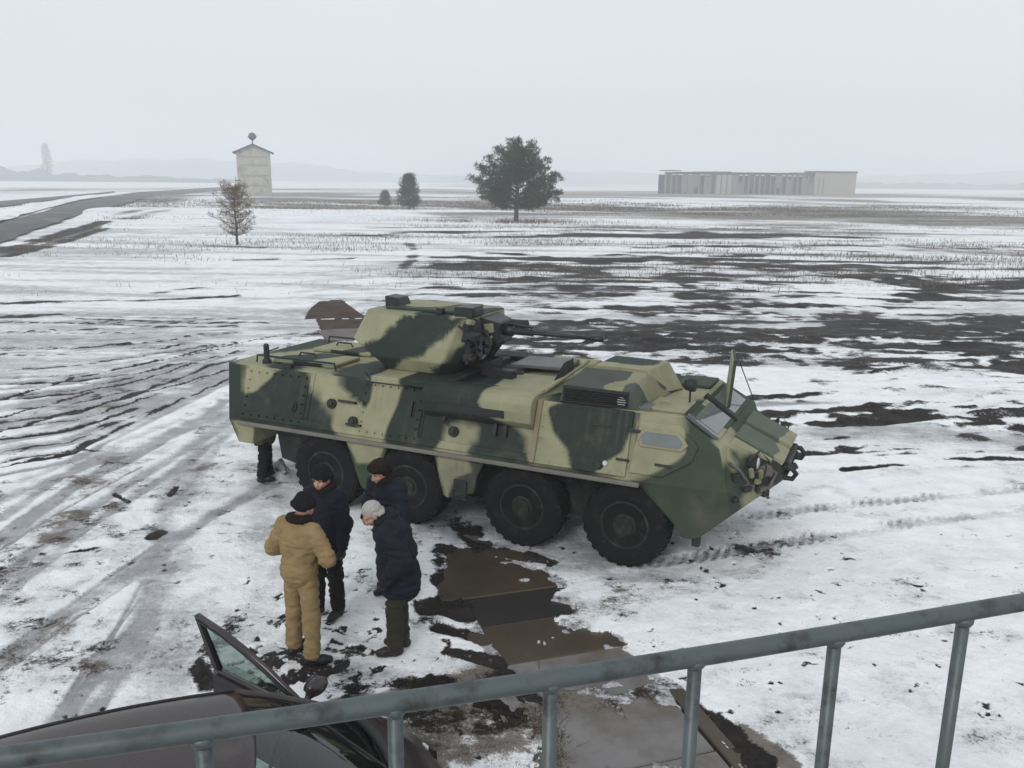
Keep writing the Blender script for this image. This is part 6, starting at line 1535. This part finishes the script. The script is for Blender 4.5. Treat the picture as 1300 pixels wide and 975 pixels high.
def make_car():
    t = empty('parked_car', (-1.66, 4.76, 0.02), math.radians(22), 'dusty dark maroon car below the railing with its front door open', 'car')
    st = [(-2.35, .66, .84), (-2.22, .76, .97), (-1.6, .83, 1.0), (-.6, .845, .95), (.0, .845, .93), (.55, .84, .92), (.86, .83, .93), (1.06, .76, .84), (1.26, .66, .71), (1.40, .48, .54)]
    vs, fs = [], []
    for x, w, z in st:
        half = [(0, .2), (w - .1, .2), (w, .34), (w + .012, .58), (w - .015, z - .09), (w - .10, z), (w * .5, z + .03), (0, z + .04)]
        vs += [(x, y, zz) for y, zz in half] + [(x, -y, zz) for y, zz in half]
    for i in range(len(st) - 1):
        for s in (0, 8):
            for q in range(7):
                if s == 0 and q in (1, 2, 3) and i in (3, 4): continue          # the open doorway
                if q in (5, 6) and 2 <= i <= 5: continue                        # open to the cabin
                f = (i * 16 + s + q, (i + 1) * 16 + s + q, (i + 1) * 16 + s + q + 1, i * 16 + s + q + 1)
                fs.append(f if s == 0 else f[::-1])
    for e in (0, len(st) - 1):
        fs.append(tuple(e * 16 + q for q in range(8)) + tuple(e * 16 + 8 + q for q in range(7, -1, -1)))
    b = MB(); b.add(vs, fs)
    bd = b.build('body', MAT_CARPAINT, t); smooth_by_angle(bd, 35)
    b = MB(); b.box((-.5, 0, .33), (2.6, 1.5, .06)); b.build('floor_pan', MAT_INTERIOR, t)

    def roof(u, v):
        x = .06 - 1.62 * u; y = (v - .5) * 2 * .575
        k = (y / .575) ** 2
        return (x - .09 * k * (1 - 2 * u) * (1 if u < .5 else .6), y, 1.47 - .028 * k - .03 * k ** 4 - .035 * (2 * u - .95) ** 2)
    grid_obj('roof', roof, 18, 20, MAT_CARPAINT, t, th=.035)
    def ws(u, v):
        k = (2 * v - 1)
        x0, z0 = .06 - .09 * k * k, 1.43 - .055 * k * k
        x1, z1 = .90 - .17 * k * k, .945
        y = k * (.56 + (.70 - .56) * u)
        return (x0 + (x1 - x0) * u, y, z0 + (z1 - z0) * u + .03 * math.sin(math.pi * u))
    grid_obj('windscreen', ws, 8, 16, MAT_CARGLASS, t)
    def rw(u, v):
        k = (2 * v - 1)
        x0, z0 = -1.56 + .05 * k * k, 1.425 - .055 * k * k
        x1, z1 = -2.12 + .10 * k * k, .995
        return (x0 + (x1 - x0) * u, k * (.56 + .13 * u), z0 + (z1 - z0) * u)
    grid_obj('rear_window', rw, 6, 12, MAT_CARGLASS, t)
    for s in (-1, 1):
        b = MB(); b.tube([ws(0, .5 + .5 * s), ws(.33, .5 + .5 * s), ws(.66, .5 + .5 * s), ws(1, .5 + .5 * s)], [.028, .03, .034, .04], 8); b.build('windscreen_pillar', MAT_CARPAINT, t, smooth=True)
        b = MB(); b.tube([rw(0, .5 + .5 * s), rw(.5, .5 + .5 * s), rw(1, .5 + .5 * s)], [.045, .06, .09], 8); b.build('rear_pillar', MAT_CARPAINT, t, smooth=True)
        b = MB(); b.tube([(-.55, s * .735, .94), (-.58, s * .60, 1.37)], [.04, .035], 8); b.build('door_pillar', MAT_TRIM, t)
        b = MB(); b.tube([roof(q / 10, .5 + .485 * s)[:2] + (roof(q / 10, .5 + .485 * s)[2] + .004,) for q in range(11)], .011, 6); b.build('roof_moulding', MAT_TRIM, t, smooth=True)
        def sg(u, v, s=s):
            x = -.62 - 1.05 * u
            z1 = 1.385 - max(0, (u - .7)) * 1.0
            return (x, s * (.735 - .145 * v), .96 + (z1 - .96) * v)
        grid_obj('rear_side_window', sg, 6, 4, MAT_CARGLASS, t)
        if s < 0:
            def fg(u, v):
                x = .60 - 1.12 * u
                z1 = 1.35 - max(0, (.45 - u)) * .85
                return (x, -(.735 - .145 * v), .95 + (z1 - .95) * v)
            grid_obj('front_side_window', fg, 6, 4, MAT_CARGLASS, t)
    # cowl, wiper, dashboard, seats, wheel
    b = MB()
    pts = []
    for q in range(13):
        k = -1 + q / 6
        x1 = .93 - .17 * k * k
        pts.append((x1, k * .72, .955 + .015 * (1 - k * k)))
    b.tube(pts, .035, 8); b.build('cowl_seal', MAT_TRIM, t, smooth=True)
    b = MB(); b.tube([ws(.97, .40), ws(.95, .45), ws(.55, .70), ws(.20, .82)], .010, 5)
    b.v = [(x + .012, y, z + .022) for x, y, z in b.v]
    b.build('wiper', MAT_TRIM, t)
    b = MB(); b.prism([(.86, .90), (.50, .92), (.32, .86), (.36, .60), (.86, .55)], 'y', -.68, .68); b.build('dashboard', MAT_INTERIOR, t, bevel=.03)
    for y in (-.36, .36):
        b = MB(); b.box((-.22, y, .55), (.52, .50, .16)); se = b.build('seat', MAT_INTERIOR, t, bevel=.04)
        b = MB(); b.box((-.50, y, .88), (.14, .48, .62), ry=-.22); b.box((-.60, y, 1.24), (.10, .26, .18), ry=-.2); b.build('backrest', MAT_INTERIOR, se, bevel=.035)
    b = MB(); b.box((-1.25, 0, .55), (.5, 1.3, .2)); b.box((-1.52, 0, .88), (.14, 1.3, .55), ry=-.25); b.build('rear_bench', MAT_INTERIOR, t, bevel=.04)
    b = MB(); ring = [(.22 + .06 * math.cos(a), .36 + .18 * math.sin(a), .90 + .16 * math.cos(a)) for a in [2 * math.pi * q / 20 for q in range(21)]]
    b.tube(ring, .014, 6); b.tube([(.22, .36, .90), (.40, .36, .82)], .03, 8); b.build('steering_wheel', MAT_TRIM, t)
    for y in (-.58, .58):
        b = MB(); b.box((1.24, y * .8, .60), (.16, .22, .12), rz=-.35 if y > 0 else .35); b.build('headlight', MAT_LENS, t, bevel=.03)
        b = MB(); b.box((-2.33, y, .78), (.08, .24, .16)); b.build('tail_light', MAT_REDLENS, t, bevel=.02)
    b = MB(); b.prism([(1.1, .22), (1.44, .24), (1.46, .42), (1.38, .48), (1.1, .46)], 'y', -.55, .55); b.build('bumper', MAT_CARPAINT, t, bevel=.03)
    b = MB(); b.prism([(-2.1, .24), (-2.42, .26), (-2.44, .50), (-2.1, .50)], 'y', -.70, .70); b.build('bumper', MAT_CARPAINT, t, bevel=.03)
    wh = empty('wheel', (.98, .74, .30)); wh.parent = t
    b = MB(); b.lathe([(.19, -.09), (.27, -.10), (.30, -.07), (.303, 0), (.30, .07), (.27, .10), (.19, .09)], (0, 0, 0), 'y', 28); b.build('tyre', MAT_TYRE, wh, smooth=True)
    b = MB(); b.lathe([(.195, .05), (.20, .09), (.17, .075), (.06, .06), (.05, .075), (.01, .078)], (0, 0, 0), 'y', 20); b.build('rim', MAT_ALLOY, wh)
    for x, y in ((.98, -.74), (-1.38, .76), (-1.38, -.76)):
        c = copy_tree(wh, t); c.location = (x, y, .30)
        if y < 0: c.rotation_euler = (0, 0, math.pi)
    # the open door, hung at the foot of the windscreen pillar
    d = empty('door', (.55, .84, 0)); d.parent = t
    d.rotation_euler = (0, 0, math.radians(-56))
    b = MB()
    prof = [(-.085, .93), (-.02, .92), (.0, .84), (.018, .58), (.0, .34), (-.03, .28), (-.09, .30)]
    b.prism([(y, z) for y, z in prof], 'x', -1.10, -.01)
    b.build('door_panel', MAT_CARPAINT, d, bevel=.01)
    b = MB(); b.prism([(-.12, .90), (-.085, .90), (-.085, .32), (-.11, .34), (-.13, .6)], 'x', -1.06, -.05); b.build('door_lining', MAT_INTERIOR, d, bevel=.01)
    def dp(x, z): return (x, -.045 - .27 * max(0, z - .93), z)
    path = [dp(.0, .93), dp(-.16, 1.05), dp(-.36, 1.185), dp(-.56, 1.29), dp(-.80, 1.385), dp(-1.09, 1.45)]
    b = MB(); b.tube(path, .024, 8); b.build('window_frame', MAT_CARPAINT, d, smooth=True)
    b = MB(); b.tube([Vector(p) + Vector((-.012, -.006, -.035)) for p in path], .012, 6); b.build('window_seal', MAT_TRIM, d, smooth=True)
    b = MB()
    q0, q1 = dp(-1.085, .92), dp(-1.095, 1.455)
    b.hexa([(q0[0] - .03, q0[1] - .025, q0[2]), (q0[0] + .035, q0[1] - .025, q0[2]), (q0[0] + .035, q0[1] + .025, q0[2]), (q0[0] - .03, q0[1] + .025, q0[2]),
            (q1[0] - .015, q1[1] - .02, q1[2]), (q1[0] + .02, q1[1] - .02, q1[2]), (q1[0] + .02, q1[1] + .02, q1[2]), (q1[0] - .015, q1[1] + .02, q1[2])])
    b.build('rear_post', MAT_TRIM, d)
    poly = [dp(-.03, .93), dp(-.17, 1.035), dp(-.36, 1.17), dp(-.56, 1.275), dp(-.80, 1.37), dp(-1.06, 1.43), dp(-1.06, .93)]
    b = MB(); b.add(poly, [tuple(range(len(poly)))]); b.build('door_window', MAT_DOORGLASS, d)
    b = MB(); b.tube([(-.22, -.05, .93), (-.22, -.09, 1.075)], .010, 6); b.build('quarter_bar', MAT_TRIM, d)
    b = MB(); b.box((-.96, .02, .80), (.18, .03, .035)); b.build('handle', MAT_TRIM, d, bevel=.008)
    mp = MB(); V, F = blob_mesh([('e', (-.13, .15, 1.0), (.055, .105, .075), None), ('c', (-.12, .03, .95), (-.13, .10, .985), .022, .03)], .008, .03)
    mo = np_mesh('mirror', V, F, MAT_CARPAINT, d)
    b = MB(); b.lathe([(.001, 0), (.06, 0), (.06, .004), (.001, .004)], (-.188, .15, 1.0), 'x', 18)
    b.v = [(x, .15 + (y - .15) * 1.45, z) for x, y, z in b.v]
    b.build('mirror_glass', MAT_VISION, mo)


make_car()

# ------------------------------------------------------------------ trees
MAT_BARK = M('grey_brown_bark', (0.06, 0.047, 0.038), 0.9, 0.35, 4, 0.01)
MAT_NEEDLE = attr_mat('pine_needles', 'tint', 0.75, 0.35, 1.2, spec=0.15)
MAT_DRYLEAF = attr_mat('dry_twigs_and_needles', 'tint', 0.85, 0.3, 2.0, spec=0.1)


def tufts(centres, radius, per, length, width, col_a, col_b, seed, up=0.25, squash=0.7):
    """needle sprays: small triangles in clumps; every clump has its own tint"""
    r = np.random.default_rng(seed)
    C = np.repeat(np.array(centres), per, 0); n = len(C)
    rad = np.repeat(np.broadcast_to(np.asarray(radius, float), (len(centres),)), per)
    d = r.normal(size=(n, 3)); d /= np.linalg.norm(d, axis=1, keepdims=True)
    q = d * (r.random((n, 1)) ** 0.45) * rad[:, None]; q[:, 2] *= squash
    P = C + q
    a = d + r.normal(size=(n, 3)) * 0.6; a[:, 2] += up
    a /= np.linalg.norm(a, axis=1, keepdims=True)
    b = np.cross(a, r.normal(size=(n, 3))); b /= np.linalg.norm(b, axis=1, keepdims=True)
    L = length * (0.6 + 0.8 * r.random((n, 1))); Wd = width * (0.6 + 0.8 * r.random((n, 1)))
    V = np.stack([P - b * Wd, P + b * Wd, P + a * L], 1).reshape(-1, 3)
    F = np.arange(3 * n).reshape(-1, 3)
    k = np.repeat(r.random(len(centres)), per) * 0.75 + r.random(n) * 0.25
    col = np.array(col_a)[None] * (1 - k[:, None]) + np.array(col_b)[None] * k[:, None]
    return V, F, np.c_[np.repeat(col, 3, 0), np.ones(3 * n)]


def make_big_pine():
    t = empty('pine_tree', (0.27, 106.3, 0.0), 0, 'broad dark green pine with a spreading crown standing alone in the field', 'tree')
    rnd = random.Random(5)
    core = [(-5.4, 5.2), (-4.7, 6.5), (-4.6, 3.7), (-3.6, 2.9), (-3.6, 7.5), (-2.5, 8.4), (-1.1, 9.3), (.3, 9.7), (1.7, 9.1), (2.9, 8.3), (3.8, 7.0), (4.7, 5.7), (5.5, 5.3), (5.2, 3.6), (4.5, 2.4),
            (3.0, 2.9), (1.9, 3.6), (-1.9, 4.2), (0, 6.6), (1.5, 6.3), (-1.6, 6.4), (3.1, 4.7), (-2.7, 5.4), (2.4, 7.3), (-1.0, 7.7), (.6, 8.2), (4.0, 4.0), (-3.6, 4.4)]
    tr = MB(); tr.tube([(0, 0, -.2), (.05, 0, 1.0), (.0, .1, 2.2), (.15, 0, 3.8), (.0, .1, 5.6), (.2, 0, 7.4), (.2, 0, 8.8)], [.34, .27, .25, .20, .15, .09, .04], 9)
    cen, rad = [], []
    lb = MB()
    for i, (x, z) in enumerate(core * 3):
        dep = (0.0, 1.0, -1.0)[i // len(core)]
        w = math.sqrt(max(0.05, 1 - (x / 5.9) ** 2)) * 4.0
        y = dep * rnd.uniform(.45, .95) * w + rnd.uniform(-.4, .4)
        sc = 1 if dep == 0 else rnd.uniform(.78, 1.0)
        p = Vector((x * sc + rnd.uniform(-.35, .35), y, z if dep == 0 else 2.6 + (z - 2.6) * rnd.uniform(.75, 1.0)))
        s0 = max(1.6, min(7.0, p.z - 1.2 - .28 * math.hypot(p.x, p.y)))
        s = Vector((.05, .05, s0))
        m = s.lerp(p, .5) + Vector((0, 0, -.25 + rnd.uniform(-.2, .3)))
        lb.tube([s, m, p], [.09, .055, .02], 5)
        n = 6
        for q in range(n):
            f = .42 + .58 * q / (n - 1)
            c = (m.lerp(p, (f - .5) * 2) if f > .5 else s.lerp(m, f * 2))
            cen.append((c.x + rnd.uniform(-.45, .45), c.y + rnd.uniform(-.45, .45), c.z + rnd.uniform(-.1, .45)))
            rad.append(rnd.uniform(.32, .72) * (1.0 if q < n - 1 else .8))
    tr.v += []; 
    n0 = len(tr.v); tr.v += lb.v; tr.f += [tuple(i + n0 for i in f) for f in lb.f]
    tr.build('trunk', MAT_BARK, t, smooth=True)
    V, F, c = tufts(cen, rad, 54, .36, .052, (0.010, 0.019, 0.008), (0.050, 0.070, 0.022), 3)
    np_mesh('crown', V, F, MAT_NEEDLE, t, smooth=False, col=c)


def make_ovoid_pine(name, loc, h, w, label, seed, dens=1.0, cols=((0.016, 0.026, 0.014), (0.045, 0.060, 0.030)), group=None):
    t = empty(name, loc, 0, label, 'tree', group)
    rnd = random.Random(seed)
    b = MB(); b.tube([(0, 0, -.2), (0, 0, h * .4), (0.05, 0, h * .92)], [h * .028, h * .02, .02], 7)
    cen, rad = [], []
    n = int(90 * dens)
    for i in range(n):
        z = h * (.10 + .86 * (i + .5) / n)
        f = (z / h - .08) / .92
        r = w / 2 * min(1.0, (1 - f) ** .55 * 1.15, .55 + f * 2.2)
        a = i * 2.4 + rnd.random()
        rr = r * math.sqrt(rnd.uniform(.15, 1))
        cen.append((rr * math.cos(a), rr * math.sin(a), z)); rad.append(w * rnd.uniform(.13, .22))
        if i % 3 == 0: b.tube([(0, 0, max(.1, z - .3)), (rr * math.cos(a), rr * math.sin(a), z)], [.03, .012], 4)
    b.build('trunk', MAT_BARK, t)
    V, F, c = tufts(cen, rad, 60, w * .085, w * .016, cols[0], cols[1], seed)
    np_mesh('crown', V, F, MAT_NEEDLE, t, smooth=False, col=c)
    return t


def make_young_pine():
    t = empty('young_pine', (-20.4, 64.0, 0.0), 0, 'sparse brownish young pine in the snow in front of the brick tower', 'tree')
    rnd = random.Random(9)
    b = MB(); b.tube([(0, 0, -.1), (.03, 0, 1.2), (-.02, 0, 2.6), (.03, 0, 4.3)], [.10, .075, .05, .015], 7)
    cen = []
    for k, z in enumerate((.75, 1.15, 1.55, 2.0, 2.45, 2.9, 3.3, 3.65, 3.95)):
        L = 2.2 * (1 - (z - .6) / 5.2) * (0.75 if k == 0 else 1)
        nb = 6
        for q in range(nb):
            a = 2 * math.pi * q / nb + k * .7 + rnd.uniform(-.25, .25)
            LL = L * rnd.uniform(.5, 1.15)
            e = Vector((math.cos(a) * LL, math.sin(a) * LL, z + LL * rnd.uniform(.35, .75)))
            s = Vector((0, 0, z)); m = s.lerp(e, .55) + Vector((0, 0, -.10))
            b.tube([s, m, e], [.028, .018, .008], 4)
            for f in (.3, .6, .85, 1.0):
                c = s.lerp(m, f / .55) if f < .55 else m.lerp(e, (f - .55) / .45)
                if rnd.random() < .72: cen.append((c.x, c.y, c.z + .04))
    b.build('trunk', MAT_BARK, t)
    V, F, c = tufts(cen, .22, 32, .24, .013, (0.075, 0.058, 0.034), (0.22, 0.165, 0.10), 4, up=.9)
    np_mesh('crown', V, F, MAT_NEEDLE, t, smooth=False, col=c)


make_big_pine()
make_ovoid_pine('pine_tree', (-17.6, 148.0, 0), 5.9, 3.9, 'small dense dark green pine far left of the broad pine', 21)
make_ovoid_pine('shrub', (-24.2, 165.0, 0), 2.9, 2.7, 'low grey green shrub beside the small dense pine', 22, .5, ((0.05, 0.05, 0.04), (0.10, 0.10, 0.08)))
make_young_pine()
_tt = make_ovoid_pine('tall_tree', (-470, 890, 0), 38, 11, 'tall narrow tree above the dark wood on the left skyline', 25, .8, ((0.035, 0.036, 0.032), (0.05, 0.05, 0.045)))


# ------------------------------------------------------------------ dead weeds and grass standing through the snow
def make_weeds(name, n, sampler, hmin, hmax, wk, cols, seed, label, lean=0.35):
    r = np.random.default_rng(seed)
    X, Y, dens = sampler(r, n)
    keep = r.random(len(X)) < dens
    X, Y = X[keep], Y[keep]; m = len(X)
    R = np.hypot(X, Y)
    h = hmin + (hmax - hmin) * r.random(m) ** 1.6
    w = 0.004 + wk * R * (0.6 + 0.8 * r.random(m))
    th = r.random(m) * 2 * math.pi
    bx, by = np.cos(th) * w, np.sin(th) * w
    lx, ly = r.normal(size=m) * lean * h, r.normal(size=m) * lean * h
    z0 = np.full(m, -0.03)
    V = np.stack([np.c_[X - bx, Y - by, z0], np.c_[X + bx, Y + by, z0], np.c_[X + lx, Y + ly, z0 + h]], 1).reshape(-1, 3)
    F = np.arange(3 * m).reshape(-1, 3)
    k = (0.5 + 0.5 * vnoise(X / 5, Y / 5, 3)) * 0.6 + r.random(m) * 0.4
    ca, cb = np.array(cols[0]), np.array(cols[1])
    col = np.c_[np.repeat(ca * (1 - k[:, None]) + cb * k[:, None], 3, 0), np.ones(3 * m)]
    o = np_mesh(name, V, F, MAT_DRYLEAF, None, smooth=False, col=col)
    tag(o, label, kind='stuff')


def field(r, n):
    R = 34 * (260 / 34) ** r.random(n)
    A = np.radians(r.uniform(-33, 33, n))
    X, Y = R * np.sin(A), R * np.cos(A)
    p = fbm(X * .6, Y, 9.0, 4, 71) * 0.6 + fbm(X * .5, Y, 2.5, 3, 72) * 0.5
    d = sstep(-0.1, 0.7, p) * 0.55
    g = np.zeros(n)
    for pts, w, s in GRASS:
        g = np.maximum(g, s * sstep(1.3, 0.3, pl_dist(X, Y, pts) / (w / 2)))
    d = d * sstep(36, 55, R) * np.where(X < 0, .55, .8) + g * sstep(-.2, .5, p) * 1.0
    road = pl_dist(X, Y, [(-30, 30), (-44, 75), (-75, 155), (-116, 263)])
    return X, Y, np.clip(d, 0, 1) * (road > 4.5)


make_weeds('dead_weeds', 520000, field, .05, .42, .00030, ((0.075, 0.058, 0.042), (0.21, 0.175, 0.13)), 5, 'dead brown weeds standing through the snow across the field')


def near_moss(r, n):
    X, Y = r.uniform(-1.2, .5, n), r.uniform(5.4, 8.2, n)
    g = np.zeros(n)
    for pts, w, s in GRASS[-9:]:
        g = np.maximum(g, s * sstep(1.2, 0.4, pl_dist(X, Y, pts) / (w / 2)))
    return X, Y, g * sstep(-.4, .4, fbm(X, Y, .3, 3, 9))


make_weeds('matted_grass', 60000, near_moss, .02, .075, .0004, ((0.030, 0.026, 0.010), (0.095, 0.078, 0.036)), 6, 'flattened brown and mossy grass beside the concrete path', lean=1.1)


def tree_foot(r, n):
    X, Y = r.normal(0.5, 6, n), r.normal(103.5, 2.0, n)
    return X, Y, 0.9 * sstep(-.5, .3, fbm(X * .4, Y, 1.6, 3, 19))


make_weeds('russet_undergrowth', 4500, tree_foot, .2, .75, .00022, ((0.075, 0.045, 0.035), (0.17, 0.115, 0.085)), 8, 'reddish brown undergrowth around the foot of the broad pine')
